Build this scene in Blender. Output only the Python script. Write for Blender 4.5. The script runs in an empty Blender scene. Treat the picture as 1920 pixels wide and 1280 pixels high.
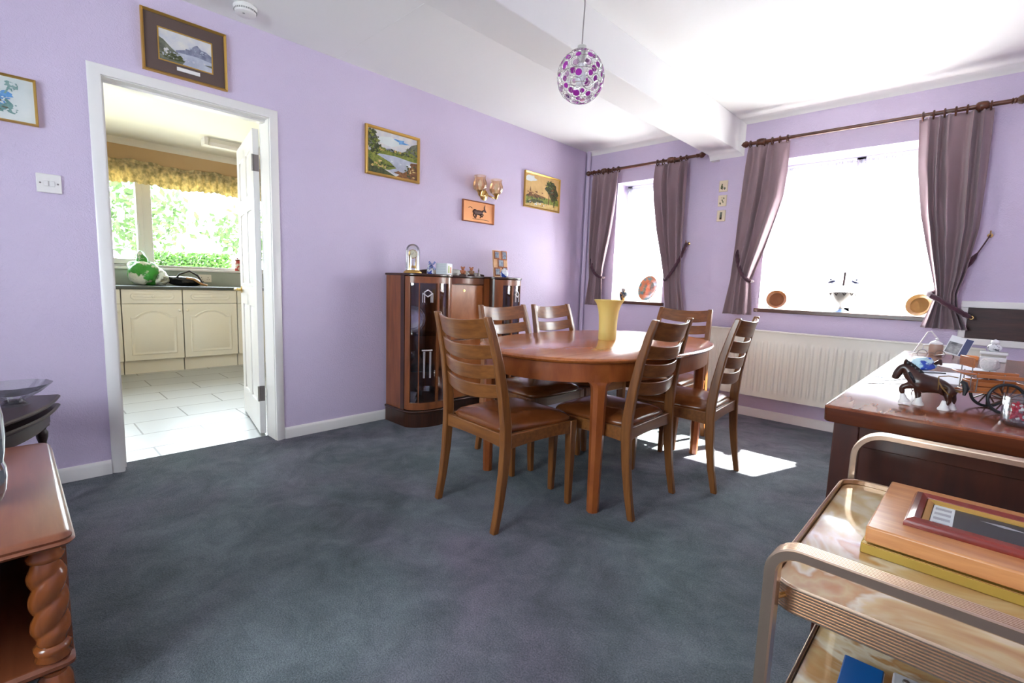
import bpy, bmesh, math, random
from mathutils import Vector, Matrix
random.seed(7)
S = bpy.context.scene
COL = S.collection
PI = math.pi
R = math.radians

# ------------------------------------------------------------------ camera
CAM_POS = (3.17, -4.40, 1.046)
def make_camera(f_px=907.52, yaw=43.689, pitch=-6.722, roll=1.9016):
    y, p, r = R(yaw), R(pitch), R(roll)
    f = Vector((-math.sin(y)*math.cos(p), math.cos(y)*math.cos(p), math.sin(p)))
    a = f.cross(Vector((0, 0, 1))).normalized(); b = a.cross(f)
    rt = a*math.cos(r)+b*math.sin(r); up = -a*math.sin(r)+b*math.cos(r)
    cd = bpy.data.cameras.new('camera'); co = bpy.data.objects.new('camera', cd)
    COL.objects.link(co)
    cd.sensor_fit = 'HORIZONTAL'; cd.sensor_width = 36; cd.lens = f_px/1920*36
    cd.clip_start = 0.02; cd.clip_end = 200
    m = Matrix((rt, up, -f)).transposed().to_4x4(); m.translation = CAM_POS
    co.matrix_world = m
    S.camera = co
make_camera()

# ------------------------------------------------------------------ light
SKY = 3.0
SUN = 34.0
EXPOSURE = 3.0
w = bpy.data.worlds.new('sky'); S.world = w; w.use_nodes = True
bg = w.node_tree.nodes['Background']
bg.inputs[0].default_value = (0.84, 0.93, 1.0, 1); bg.inputs[1].default_value = SKY
sd = bpy.data.lights.new('sun', 'SUN'); sd.energy = SUN; sd.angle = R(0.6); sd.color = (1.0, 0.95, 0.86)
so = bpy.data.objects.new('sun', sd); COL.objects.link(so)
so.rotation_euler = Vector((-0.31*0.743, -0.95*0.743, -0.669)).to_track_quat('-Z', 'Y').to_euler()
def portal(name, loc, rot, sx, sy):
    l = bpy.data.lights.new(name, 'AREA'); l.shape = 'RECTANGLE'; l.size = sx; l.size_y = sy
    l.cycles.is_portal = True
    o = bpy.data.objects.new(name, l); COL.objects.link(o); o.location = loc; o.rotation_euler = rot
portal('window_light', (0.675, 0.27, 1.5), (R(-90), 0, 0), 0.6, 1.3)
portal('window_light', (2.41, 0.27, 1.5), (R(-90), 0, 0), 1.2, 1.3)
portal('window_light', (-1.4, -5.18, 1.45), (R(90), 0, 0), 0.9, 1.0)  # portal of the added kitchen side window
portal('window_light', (-3.86, -3.2, 1.6), (0, R(-90), 0), 1.2, 2.8)
portal("window_light", (2.0, -6.35, 1.5), (R(90), 0, 0), 1.7, 1.25)  # portal of the added window behind the camera
S.view_settings.view_transform = 'Standard'
S.view_settings.look = 'None'
S.view_settings.gamma = 1
S.view_settings.use_curve_mapping = False
S.view_settings.exposure = EXPOSURE

# ------------------------------------------------------------------ materials
MATS = {}
def srgb(r, g, b):
    def f(c):
        c /= 255.0
        return c/12.92 if c <= 0.04045 else ((c+0.055)/1.055)**2.4
    return (f(r), f(g), f(b), 1)
def newmat(name):
    m = bpy.data.materials.new(name); m.use_nodes = True
    nt = m.node_tree; b = nt.nodes['Principled BSDF']
    MATS[name] = m
    return m, nt, b
def texco(nt, scale=(1, 1, 1), rot=(0, 0, 0)):
    tc = nt.nodes.new('ShaderNodeTexCoord'); mp = nt.nodes.new('ShaderNodeMapping')
    mp.inputs['Scale'].default_value = scale; mp.inputs['Rotation'].default_value = rot
    nt.links.new(tc.outputs['Object'], mp.inputs['Vector'])
    return mp.outputs['Vector']
def noise(nt, vec, scale, detail=4, rough=0.55, dist=0):
    n = nt.nodes.new('ShaderNodeTexNoise'); n.inputs['Scale'].default_value = scale
    n.inputs['Detail'].default_value = detail; n.inputs['Roughness'].default_value = rough
    n.inputs['Distortion'].default_value = dist
    nt.links.new(vec, n.inputs['Vector'])
    return n.outputs['Fac']
def ramp(nt, fac, stops):
    r = nt.nodes.new('ShaderNodeValToRGB'); e = r.color_ramp.elements
    while len(e) < len(stops): e.new(0.5)
    for i, (p, c) in enumerate(stops):
        e[i].position = p; e[i].color = c
    nt.links.new(fac, r.inputs['Fac'])
    return r.outputs['Color']
def bump(nt, b, fac, strength, dist=0.01):
    n = nt.nodes.new('ShaderNodeBump'); n.inputs['Strength'].default_value = strength
    n.inputs['Distance'].default_value = dist
    nt.links.new(fac, n.inputs['Height']); nt.links.new(n.outputs['Normal'], b.inputs['Normal'])
def mat(name, col, rough=0.5, metal=0.0, col2=None, vscale=8, bscale=0, bstr=0.2, bdist=0.01, coat=0, spec=0.5, stretch=(1, 1, 1), lo=0.35, hi=0.65):
    m, nt, b = newmat(name)
    b.inputs['Base Color'].default_value = col
    b.inputs['Roughness'].default_value = rough; b.inputs['Metallic'].default_value = metal
    b.inputs['Coat Weight'].default_value = coat; b.inputs['Coat Roughness'].default_value = 0.15
    b.inputs['Specular IOR Level'].default_value = spec
    if col2 or bscale:
        v = texco(nt, stretch)
    if col2:
        nt.links.new(ramp(nt, noise(nt, v, vscale), [(lo, col), (hi, col2)]), b.inputs['Base Color'])
    if bscale:
        bump(nt, b, noise(nt, v, bscale, 3), bstr, bdist)
    return m
def wood(name, c1, c2, stretch=(1, 1, 12), scale=5, rough=0.35, coat=0.3):
    m, nt, b = newmat(name)
    v = texco(nt, (stretch[0], stretch[1], stretch[2]))
    n1 = noise(nt, v, scale, 6, 0.6, 0.4)
    nt.links.new(ramp(nt, n1, [(0.3, c1), (0.7, c2)]), b.inputs['Base Color'])
    b.inputs['Roughness'].default_value = rough
    b.inputs['Coat Weight'].default_value = coat; b.inputs['Coat Roughness'].default_value = 0.2
    bump(nt, b, n1, 0.04, 0.005)
    return m
def glass(name, tint=(1, 1, 1, 1), base=0.06, rough=0.02):
    m, nt, b = newmat(name)
    nt.nodes.remove(b)
    out = nt.nodes['Material Output']
    tr = nt.nodes.new('ShaderNodeBsdfTransparent'); tr.inputs[0].default_value = tint
    gl = nt.nodes.new('ShaderNodeBsdfGlossy'); gl.inputs['Roughness'].default_value = rough
    lw = nt.nodes.new('ShaderNodeLayerWeight'); lw.inputs['Blend'].default_value = 0.25
    mx = nt.nodes.new('ShaderNodeMixShader')
    mr = nt.nodes.new('ShaderNodeMapRange'); mr.inputs['To Min'].default_value = base; mr.inputs['To Max'].default_value = 0.8
    nt.links.new(lw.outputs['Fresnel'], mr.inputs['Value']); nt.links.new(mr.outputs['Result'], mx.inputs[0])
    nt.links.new(tr.outputs[0], mx.inputs[1]); nt.links.new(gl.outputs[0], mx.inputs[2])
    nt.links.new(mx.outputs[0], out.inputs['Surface'])
    return m
def sheer(name, col, transp, pattern=0):
    m, nt, b = newmat(name)
    out = nt.nodes['Material Output']; nt.nodes.remove(b)
    tr = nt.nodes.new('ShaderNodeBsdfTransparent')
    df = nt.nodes.new('ShaderNodeBsdfDiffuse'); df.inputs[0].default_value = col
    tl = nt.nodes.new('ShaderNodeBsdfTranslucent'); tl.inputs[0].default_value = col
    m1 = nt.nodes.new('ShaderNodeMixShader'); m1.inputs[0].default_value = 0.6
    nt.links.new(df.outputs[0], m1.inputs[1]); nt.links.new(tl.outputs[0], m1.inputs[2])
    m2 = nt.nodes.new('ShaderNodeMixShader'); m2.inputs[0].default_value = transp
    nt.links.new(m1.outputs[0], m2.inputs[1]); nt.links.new(tr.outputs[0], m2.inputs[2])
    nt.links.new(m2.outputs[0], out.inputs['Surface'])
    return m
def cloth(name, c1, c2, vscale=8, transl=0.25, stretch=(1, 1, 1), bscale=400):
    m, nt, b = newmat(name)
    out = nt.nodes['Material Output']
    v = texco(nt, stretch)
    c = ramp(nt, noise(nt, v, vscale, 5), [(0.35, c1), (0.65, c2)])
    nt.links.new(c, b.inputs['Base Color']); b.inputs['Roughness'].default_value = 0.85
    b.inputs['Sheen Weight'].default_value = 0.3
    bump(nt, b, noise(nt, v, bscale, 2), 0.15, 0.002)
    tl = nt.nodes.new('ShaderNodeBsdfTranslucent'); nt.links.new(c, tl.inputs[0])
    mx = nt.nodes.new('ShaderNodeMixShader'); mx.inputs[0].default_value = transl
    nt.links.new(b.outputs[0], mx.inputs[1]); nt.links.new(tl.outputs[0], mx.inputs[2])
    nt.links.new(mx.outputs[0], out.inputs['Surface'])
    return m

def wall_mat(name, c1, c2):
    m, nt, b = newmat(name)
    v = texco(nt)
    nt.links.new(ramp(nt, noise(nt, v, 1.5, 3), [(0.3, c1), (0.7, c2)]), b.inputs['Base Color'])
    b.inputs['Roughness'].default_value = 0.62
    a = noise(nt, v, 38, 3, 0.6, 2.5)
    c = noise(nt, v, 160, 2)
    ad = nt.nodes.new('ShaderNodeMath'); ad.operation = 'MULTIPLY_ADD'; ad.inputs[1].default_value = 0.35
    nt.links.new(c, ad.inputs[0]); nt.links.new(a, ad.inputs[2])
    bump(nt, b, ad.outputs[0], 0.45, 0.008)
    return m
LILAC = wall_mat('lilac_wallpaper', (0.62, 0.52, 0.685, 1), (0.65, 0.55, 0.715, 1))
CEIL = mat('ceiling_paint', (0.84, 0.825, 0.805, 1), 0.8, bscale=14, bstr=0.12, bdist=0.01)
CREAMLIGHT = mat('kitchen_ceiling_light_cast', (0.80, 0.775, 0.70, 1), 0.75)  # cream cast of the kitchen light put into the ceiling colour
TAN = mat('kitchen_tan_paint', (0.56, 0.40, 0.22, 1), 0.7, col2=(0.52, 0.36, 0.19, 1), vscale=2)
WHITE = mat('white_gloss', (0.80, 0.77, 0.74, 1), 0.28)
UPVC = mat('white_upvc', (0.82, 0.83, 0.85, 1), 0.25)
def carpet():
    m, nt, b = newmat('carpet_pile')
    v = texco(nt)
    big = noise(nt, v, 2.2, 4, 0.6, 1.0)
    fine = noise(nt, v, 190, 3, 0.8)
    pat = noise(nt, v, 7, 6, 0.75, 0.8)
    a = nt.nodes.new('ShaderNodeMath'); a.operation = 'MULTIPLY_ADD'; a.inputs[1].default_value = 1.5
    nt.links.new(fine, a.inputs[0]); nt.links.new(big, a.inputs[2])
    a2 = nt.nodes.new('ShaderNodeMath'); a2.operation = 'MULTIPLY_ADD'; a2.inputs[1].default_value = 0.8
    nt.links.new(pat, a2.inputs[0]); nt.links.new(a.outputs[0], a2.inputs[2])
    c = ramp(nt, a2.outputs[0], [(0.0, (0.036, 0.058, 0.070, 1)), (0.5, (0.145, 0.188, 0.208, 1)), (1.0, (0.31, 0.37, 0.40, 1))])
    r = [n for n in nt.nodes if n.type == 'VALTORGB'][0].color_ramp.elements
    mr = nt.nodes.new('ShaderNodeMapRange'); mr.inputs['From Min'].default_value = 1.15; mr.inputs['From Max'].default_value = 2.15
    vr = [n for n in nt.nodes if n.type == 'VALTORGB'][0]
    nt.links.new(a2.outputs[0], mr.inputs['Value']); nt.links.new(mr.outputs['Result'], vr.inputs['Fac'])
    r[0].position = 0.12; r[1].position = 0.5; r[2].position = 0.9
    pl = nt.nodes.new('ShaderNodeMixRGB'); pl.blend_type = 'MULTIPLY'; pl.inputs[2].default_value = (1.16, 0.82, 1.0, 1)
    n3 = noise(nt, v, 0.75, 3, 0.6, 0.8)
    m3 = nt.nodes.new('ShaderNodeMapRange'); m3.inputs['From Min'].default_value = 0.42; m3.inputs['From Max'].default_value = 0.66
    nt.links.new(n3, m3.inputs['Value']); nt.links.new(m3.outputs['Result'], pl.inputs[0]); nt.links.new(c, pl.inputs[1])
    nt.links.new(pl.outputs[0], b.inputs['Base Color'])
    b.inputs['Roughness'].default_value = 0.95; b.inputs['Specular IOR Level'].default_value = 0.1
    b.inputs['Sheen Weight'].default_value = 0.25
    bump(nt, b, fine, 1.0, 0.02)
    return m
CARPET = carpet()
def tiles():
    m, nt, b = newmat('kitchen_tiles')
    v = texco(nt, (1, 1, 1), (0, 0, R(90)))
    t = nt.nodes.new('ShaderNodeTexBrick')
    t.inputs['Color1'].default_value = (0.40, 0.41, 0.41, 1); t.inputs['Color2'].default_value = (0.36, 0.375, 0.38, 1)
    t.inputs['Mortar'].default_value = (0.09, 0.085, 0.08, 1)
    t.inputs['Scale'].default_value = 1.0; t.inputs['Mortar Size'].default_value = 0.005
    t.inputs['Brick Width'].default_value = 0.64; t.inputs['Row Height'].default_value = 0.325
    nt.links.new(v, t.inputs['Vector']); nt.links.new(t.outputs['Color'], b.inputs['Base Color'])
    b.inputs['Roughness'].default_value = 0.3
    return m
TILES = tiles()
TEAK = wood('teak', srgb(108, 62, 27), srgb(140, 88, 42), (14, 14, 1.2), 4, 0.32)
TEAKX = wood('teak_slat', srgb(108, 62, 27), srgb(140, 88, 42), (1.2, 14, 14), 4, 0.32)
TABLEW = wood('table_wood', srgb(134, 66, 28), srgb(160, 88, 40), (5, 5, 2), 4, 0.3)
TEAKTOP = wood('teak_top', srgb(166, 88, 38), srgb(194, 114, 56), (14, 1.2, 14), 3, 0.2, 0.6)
LEATHER = mat('tan_leatherette', srgb(108, 58, 26), 0.21, col2=srgb(122, 68, 32), vscale=9, bscale=300, bstr=0.06, bdist=0.002)
WALNUT = wood('walnut', srgb(112, 60, 30), srgb(148, 84, 44), (10, 10, 1.2), 3, 0.3)
DWALNUT = wood('dark_walnut', srgb(46, 24, 14), srgb(72, 38, 22), (10, 10, 1.2), 4, 0.28)
BURR = wood('figured_walnut', srgb(176, 100, 50), srgb(204, 128, 72), (4, 4, 2), 3, 0.3)
MAHOG = wood('dark_mahogany', srgb(30, 14, 12), srgb(52, 24, 18), (1.5, 12, 12), 4, 0.4, 0.05)
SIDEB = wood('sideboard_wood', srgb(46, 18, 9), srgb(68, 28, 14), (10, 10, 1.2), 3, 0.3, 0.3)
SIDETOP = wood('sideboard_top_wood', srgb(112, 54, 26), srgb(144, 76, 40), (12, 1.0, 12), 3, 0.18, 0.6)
PINE = wood('honey_pine', srgb(134, 70, 30), srgb(156, 86, 40), (12, 12, 1.2), 3, 0.25, 0.5)
PINETOP = wood('honey_pine_top', srgb(120, 64, 38), srgb(138, 78, 48), (1.2, 12, 12), 3, 0.28, 0.4)
POLE = wood('curtain_pole_wood', srgb(66, 32, 16), srgb(100, 50, 24), (1, 12, 12), 4, 0.3)
BEECH = wood('beech', srgb(206, 150, 96), srgb(224, 172, 120), (1.2, 12, 12), 3, 0.35)
OAKSILL = wood('sill_wood', srgb(70, 40, 30), srgb(96, 58, 44), (1, 12, 12), 3, 0.25, 0.5)
GOLD = mat('gilt', (0.60, 0.36, 0.09, 1), 0.35, 0.75, bscale=90, bstr=0.1)
BRASS = mat('brass', (0.72, 0.50, 0.18, 1), 0.22, 1.0)
CHROME = mat('chrome', (0.8, 0.8, 0.82, 1), 0.15, 1.0)
STEEL = mat('dull_steel', (0.30, 0.27, 0.25, 1), 0.4, 0.9)
BLACK = mat('black_gloss', (0.012, 0.012, 0.014, 1), 0.2)
DARK = mat('dark_matt', (0.02, 0.018, 0.017, 1), 0.6)
PORC = mat('porcelain', (0.80, 0.80, 0.80, 1), 0.15)
BLUE = mat('delft_blue', (0.02, 0.05, 0.28, 1), 0.2)
CREAMUNIT = mat('cream_unit', (0.84, 0.81, 0.70, 1), 0.3)
WORKTOP = mat('worktop', (0.045, 0.055, 0.05, 1), 0.3, col2=(0.10, 0.11, 0.10, 1), vscale=180)
SPLASH = mat('splashback', (0.36, 0.42, 0.40, 1), 0.35, col2=(0.42, 0.48, 0.46, 1), vscale=4)
RADWHITE = mat('radiator_enamel', (0.80, 0.76, 0.66, 1), 0.3)
GLASS = glass('window_glass', (0.98, 1, 1, 1), 0.02)
CLEAR = glass('clear_glass', (0.93, 0.95, 0.95, 1), 0.10)
CABGLASS = glass('cabinet_glass', (0.92, 0.91, 0.95, 1), 0.04)
AMBER = glass('amber_glass', (0.95, 0.76, 0.52, 1), 0.12, 0.15)
NET = sheer('net_lace', (0.85, 0.85, 0.87, 1), 0.55)
CURT = cloth('mauve_curtain', srgb(152, 126, 132), srgb(158, 132, 138), 3, 0.10, (1, 1, 1))
PLUM = cloth('plum_cord', srgb(62, 30, 44), srgb(84, 44, 58), 30, 0.0)
VAL = cloth('floral_valance', srgb(244, 228, 184), srgb(176, 166, 126), 24, 0.5)
LEAF = cloth('leaves', (0.018, 0.045, 0.010, 1), (0.04, 0.085, 0.02, 1), 6, 0.3)
HEDGE = cloth('hedge_leaves', (0.014, 0.055, 0.004, 1), (0.03, 0.10, 0.008, 1), 6, 0.3)
GRASS = mat('lawn', (0.10, 0.11, 0.07, 1), 0.9, col2=(0.24, 0.23, 0.20, 1), vscale=2)

# ------------------------------------------------------------------ mesh builder
class MB:
    def __init__(s): s.v = []; s.f = []; s.m = []
    def add(s, vs, fs, mi=0):
        o = len(s.v); s.v += [Vector(v) for v in vs]
        for f in fs: s.f.append([i+o for i in f]); s.m.append(mi)
        return s
    def box(s, x0, x1, y0, y1, z0, z1, mi=0):
        v = [(x, y, z) for x in (x0, x1) for y in (y0, y1) for z in (z0, z1)]
        return s.add(v, [(0, 1, 3, 2), (4, 6, 7, 5), (0, 4, 5, 1), (2, 3, 7, 6), (0, 2, 6, 4), (1, 5, 7, 3)], mi)
    def cbox(s, c, d, mi=0):
        return s.box(c[0]-d[0]/2, c[0]+d[0]/2, c[1]-d[1]/2, c[1]+d[1]/2, c[2]-d[2]/2, c[2]+d[2]/2, mi)
    def loft(s, rings, mi=0, closed=True, caps=True):
        n = len(rings[0]); vs = [p for r in rings for p in r]; fs = []
        for i in range(len(rings)-1):
            for j in range(n if closed else n-1):
                k = (j+1) % n
                fs.append((i*n+j, i*n+k, (i+1)*n+k, (i+1)*n+j))
        if caps and closed:
            fs.append(tuple(reversed(range(n)))); fs.append(tuple((len(rings)-1)*n+j for j in range(n)))
        return s.add(vs, fs, mi)
    def prism(s, poly, axis, lo, hi, mi=0):
        def p(a, b, h):
            return {'x': (h, a, b), 'y': (a, h, b), 'z': (a, b, h)}[axis]
        return s.loft([[p(a, b, lo) for a, b in poly], [p(a, b, hi) for a, b in poly]], mi)
    def lathe(s, prof, c=(0, 0, 0), n=24, mi=0, caps=True, sy=1.0):
        rings = [[(c[0]+r*math.cos(2*PI*j/n), c[1]+sy*r*math.sin(2*PI*j/n), c[2]+z) for j in range(n)] for r, z in prof]
        return s.loft(rings, mi, True, caps)
    def lathe_axis(s, prof, p0, d, n=16, mi=0):
        d = Vector(d).normalized(); a = d.orthogonal().normalized(); b = d.cross(a); p0 = Vector(p0)
        return s.loft([[p0+d*z+a*(r*math.cos(2*PI*j/n))+b*(r*math.sin(2*PI*j/n)) for j in range(n)] for r, z in prof], mi)
    def tube(s, pts, rad, n=10, mi=0, caps=True, closed=False, sec=None):
        pts = [Vector(p) for p in pts]; N = len(pts)
        rad = rad if isinstance(rad, (list, tuple)) else [rad]*N
        T = []
        for i in range(N):
            a = pts[(i-1) % N] if closed else pts[max(i-1, 0)]; b = pts[(i+1) % N] if closed else pts[min(i+1, N-1)]
            T.append((b-a).normalized())
        u = T[0].orthogonal().normalized(); rings = []
        for i in range(N):
            u = (u-T[i]*u.dot(T[i])).normalized(); w = T[i].cross(u)
            rings.append([pts[i]+u*(rad[i]*math.cos(2*PI*j/n))+w*(rad[i]*math.sin(2*PI*j/n)) for j in range(n)])
        if closed: rings.append(rings[0]); caps = False
        return s.loft(rings, mi, True, caps)
    def band(s, pts, side, wdt, thk, mi=0):
        # flat band following pts, wide along 'side'
        pts = [Vector(p) for p in pts]; side = Vector(side).normalized(); rings = []
        for i in range(len(pts)):
            t = (pts[min(i+1, len(pts)-1)]-pts[max(i-1, 0)]).normalized(); nrm = t.cross(side).normalized()
            rings.append([pts[i]+side*(wdt/2*a)+nrm*(thk/2*b) for a, b in ((-1, -1), (1, -1), (1, 1), (-1, 1))])
        return s.loft(rings, mi)
    def ell(s, c, r, n=16, m=10, mi=0):
        rings = []
        for i in range(m+1):
            t = -PI/2+PI*i/m; k = max(math.cos(t), 1e-3)
            rings.append([(c[0]+r[0]*k*math.cos(2*PI*j/n), c[1]+r[1]*k*math.sin(2*PI*j/n), c[2]+r[2]*math.sin(t)) for j in range(n)])
        return s.loft(rings, mi)
    def torus(s, c, axis, R0, r, n=20, m=8, mi=0):
        d = Vector(axis).normalized(); a = d.orthogonal().normalized(); b = d.cross(a); c = Vector(c)
        pts = [c+a*(R0*math.cos(2*PI*i/n))+b*(R0*math.sin(2*PI*i/n)) for i in range(n)]
        return s.tube(pts, r, m, mi, closed=True)
    def grid(s, fn, nu, nv, mi=0):
        vs = [fn(i/nu, j/nv) for i in range(nu+1) for j in range(nv+1)]
        fs = [(i*(nv+1)+j, (i+1)*(nv+1)+j, (i+1)*(nv+1)+j+1, i*(nv+1)+j+1) for i in range(nu) for j in range(nv)]
        return s.add(vs, fs, mi)
    def xf(s, M, start=0):
        for i in range(start, len(s.v)): s.v[i] = M @ s.v[i]
        return s
    def build(s, name, m, parent=None, bevel=0, angle=35, solid=0, loc=None):
        me = bpy.data.meshes.new(name); me.from_pydata([tuple(v) for v in s.v], [], s.f)
        for x in (m if isinstance(m, (list, tuple)) else [m]): me.materials.append(x)
        me.polygons.foreach_set('material_index', s.m)
        bm = bmesh.new(); bm.from_mesh(me)
        bmesh.ops.recalc_face_normals(bm, faces=bm.faces); bm.to_mesh(me); bm.free()
        me.polygons.foreach_set('use_smooth', [True]*len(me.polygons))
        me.set_sharp_from_angle(angle=R(angle))
        o = bpy.data.objects.new(name, me); COL.objects.link(o)
        if parent: o.parent = parent
        if loc: o.location = loc
        if solid:
            md = o.modifiers.new('thickness', 'SOLIDIFY'); md.thickness = solid; md.offset = 0
        if bevel:
            md = o.modifiers.new('edge', 'BEVEL'); md.width = bevel; md.segments = 2; md.limit_method = 'ANGLE'; md.angle_limit = R(40)
            md.harden_normals = False
        return o
def B(*a, **k): return MB().box(*a, **k)
def tag(o, label, cat, group=None, kind=None):
    if label: o['label'] = label
    if cat: o['category'] = cat
    if group: o['group'] = group
    if kind: o['kind'] = kind
    return o
def thing(name, label, cat, loc=(0, 0, 0), rotz=0, group=None, kind=None):
    o = bpy.data.objects.new(name, None); COL.objects.link(o); o.empty_display_size = 0.05
    o.location = loc; o.rotation_euler = (0, 0, rotz)
    return tag(o, label, cat, group, kind)
def struct(o, label=None, cat=None):
    o['kind'] = 'structure'
    if label: o['label'] = label
    if cat: o['category'] = cat
    return o
def copy_tree(o, parent=None):
    c = o.copy(); COL.objects.link(c)
    if parent:
        c.parent = parent; c.matrix_parent_inverse = o.matrix_parent_inverse
    for ch in list(o.children): copy_tree(ch, c)
    return c
def one(mb, name, m, label, cat, loc=(0, 0, 0), rotz=0, group=None, **k):
    o = mb.build(name, m, **k); o.location = loc; o.rotation_euler = (0, 0, rotz)
    return tag(o, label, cat, group)
# ------------------------------------------------------------------ room shell
H = 2.465
XR, YB = 3.75, -6.3
PW = -0.06                                   # face of the right, thicker part of the window wall
struct(B(-0.13, XR, YB, 0.0, -0.05, 0).build('floor', CARPET), 'dark blue grey carpet of the dining room', 'carpet')
def wall_with_holes(name, m, axis, lo, hi, a0, a1, z0, z1, holes):
    mb = MB()
    def bx(u0, u1, w0, w1):
        if u1-u0 < 1e-4 or w1-w0 < 1e-4: return
        if axis == 'x': mb.box(lo, hi, u0, u1, w0, w1)
        else: mb.box(u0, u1, lo, hi, w0, w1)
    u = a0
    for h0, h1, b, t in sorted(holes):
        bx(u, h0, z0, z1); bx(h0, h1, z0, b); bx(h0, h1, t, z1); u = h1
    bx(u, a1, z0, z1)
    return struct(mb.build(name, m))
DY0, DY1, DZ = -4.024, -3.248, 1.985
wall_with_holes('wall_left', LILAC, 'x', -0.07, 0.0, YB, 0.0, 0, H, [(DY0, DY1, 0, DZ)])
wall_with_holes('wall_kitchen_side', TAN, 'x', -0.14, -0.07, YB, 0.3, 0, H, [(DY0, DY1, 0, DZ)])
W1 = (0.39, 0.95, 0.905, 2.105)
W2 = (1.85, 2.97, 0.905, 2.105)
wall_with_holes('wall_back', LILAC, 'y', 0.0, 0.30, 0.0, 1.43, 0, H, [W1])
wall_with_holes('wall_back', LILAC, 'y', PW, 0.30, 1.43, XR, 0, H, [W2])
struct(B(XR, XR+0.1, YB, 0.3, 0, H).build('wall_right', LILAC))
RW = (1.2, 2.8, 0.92, 2.10)
wall_with_holes('wall_rear', LILAC, 'y', YB-0.2, YB, -0.14, XR+0.1, 0, H, [RW])
struct(MB().box(-0.14, XR+0.1, YB-0.2, 0.3, H, H+0.1).box(0.0, 1.34, -2.819, -2.815, H-0.0012, H+0.01).build('ceiling', CEIL))
struct(B(1.345, 1.59, YB, 0.0, 2.215, H).build('trim_1', CEIL, bevel=0.004), 'boxed white ceiling beam', 'beam')
# coving along the window wall, stepping around the beam
def coving():
    mb = MB()
    path = [((0.0, H), 0.0), ((1.345, H), 0.0)], [((1.345, 2.215), 0.0), ((1.43, 2.215), PW), ((1.59, 2.215), PW), ((1.59, H), PW), ((XR, H), PW)]
    c = 0.042
    prof = [(0, 0), (c, 0), (c*0.55, c*0.16), (c*0.25, c*0.42), (c*0.09, c*0.72), (0, c)]   # (out from wall, down from ceiling)
    def run(p0, p1, y, dn, m0=0.0, m1=0.0):
        r = []
        for p, m in ((p0, m0), (p1, m1)):
            t = Vector((p1[0]-p0[0], p1[1]-p0[1])).normalized()
            r.append([(p[0]+dn[0]*d+t.x*m*d, y-o, p[1]+dn[1]*d+t.y*m*d) for o, d in prof])
        mb.loft(r)
    run((0.0, H), (1.345, H), 0.0, (0, -1))
    run((1.345, 2.215), (1.59, 2.215), PW, (0, -1), 0, 1)
    run((1.59, 2.215), (1.59, H), PW, (1, 0), -1, -1)
    run((1.59, H), (XR, H), PW, (0, -1), 1, 0)
    mb.box(1.347, 1.43, PW, 0, 2.173, 2.215)
    return mb.build('trim_2', CEIL)
struct(coving(), 'white coving along the window wall', 'coving')
struct(MB().lathe([(0.022, 0), (0.022, H)], (0.035, -0.028, 0), 14).build('trim_3', LILAC), 'lilac painted pipe in the room corner', 'pipe')
def skirting(name, p0, p1, nrm):
    # profile extruded from p0 to p1 along the floor, nrm points into the room
    prof = [(0, 0), (0.016, 0), (0.016, 0.055), (0.012, 0.066), (0.005, 0.072), (0, 0.072)]
    r = [[(p[0]+nrm[0]*o, p[1]+nrm[1]*o, z) for o, z in prof] for p in (p0, p1)]
    struct(MB().loft(r).build(name, WHITE))
skirting('baseboard_left', (0, YB), (0, -4.074), (1, 0))
skirting('baseboard_left', (0, -3.198), (0, 0), (1, 0))
skirting('baseboard_back', (0, 0), (1.43, 0), (0, -1))
skirting('baseboard_back', (1.43, PW), (XR, PW), (0, -1))
skirting('baseboard_right', (XR, YB), (XR, 0), (-1, 0))

# ------------------------------------------------------------------ door to the kitchen
d1 = thing('door_1', 'white panelled kitchen door standing open in its white frame', 'door', (-0.07, -3.63, 0), kind='structure')
def architrave(x0, sgn):
    mb = MB(); wd = 0.050
    prof = [(0, 0), (0, 0.020), (0.012, 0.022), (0.030, 0.017), (0.044, 0.012), (wd, 0.008), (wd, 0)]   # (outward from the opening, off wall)
    oy0, oy1 = DY0+0.002, DY1-0.002; zt = DZ-0.002
    def ring(y, z, sy, sz):
        return [(x0+sgn*h, y+sy*w_, z+sz*w_) for w_, h in prof]
    mb.loft([ring(oy0, 0, -1, 0), ring(oy0, zt, -1, 1), ring(oy1, zt, 1, 1), ring(oy1, 0, 1, 0)])
    return mb
a = architrave(0.0, 1)
a.xf(Matrix.Translation((0.07, 3.63, 0)))
a.build('door_frame', WHITE, d1)
l = MB(); l.box(-0.145, 0.003, DY0, DY0+0.006, 0, DZ); l.box(-0.145, 0.003, DY1-0.006, DY1, 0, DZ); l.box(-0.145, 0.003, DY0+0.006, DY1-0.006, DZ-0.006, DZ)
l.box(-0.09, -0.05, DY0+0.006, DY0+0.018, 0, DZ-0.006); l.box(-0.09, -0.05, DY0+0.018, DY1-0.006, DZ-0.018, DZ-0.006)
l.xf(Matrix.Translation((0.07, 3.63, 0))); l.build('door_lining', WHITE, d1)
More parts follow.
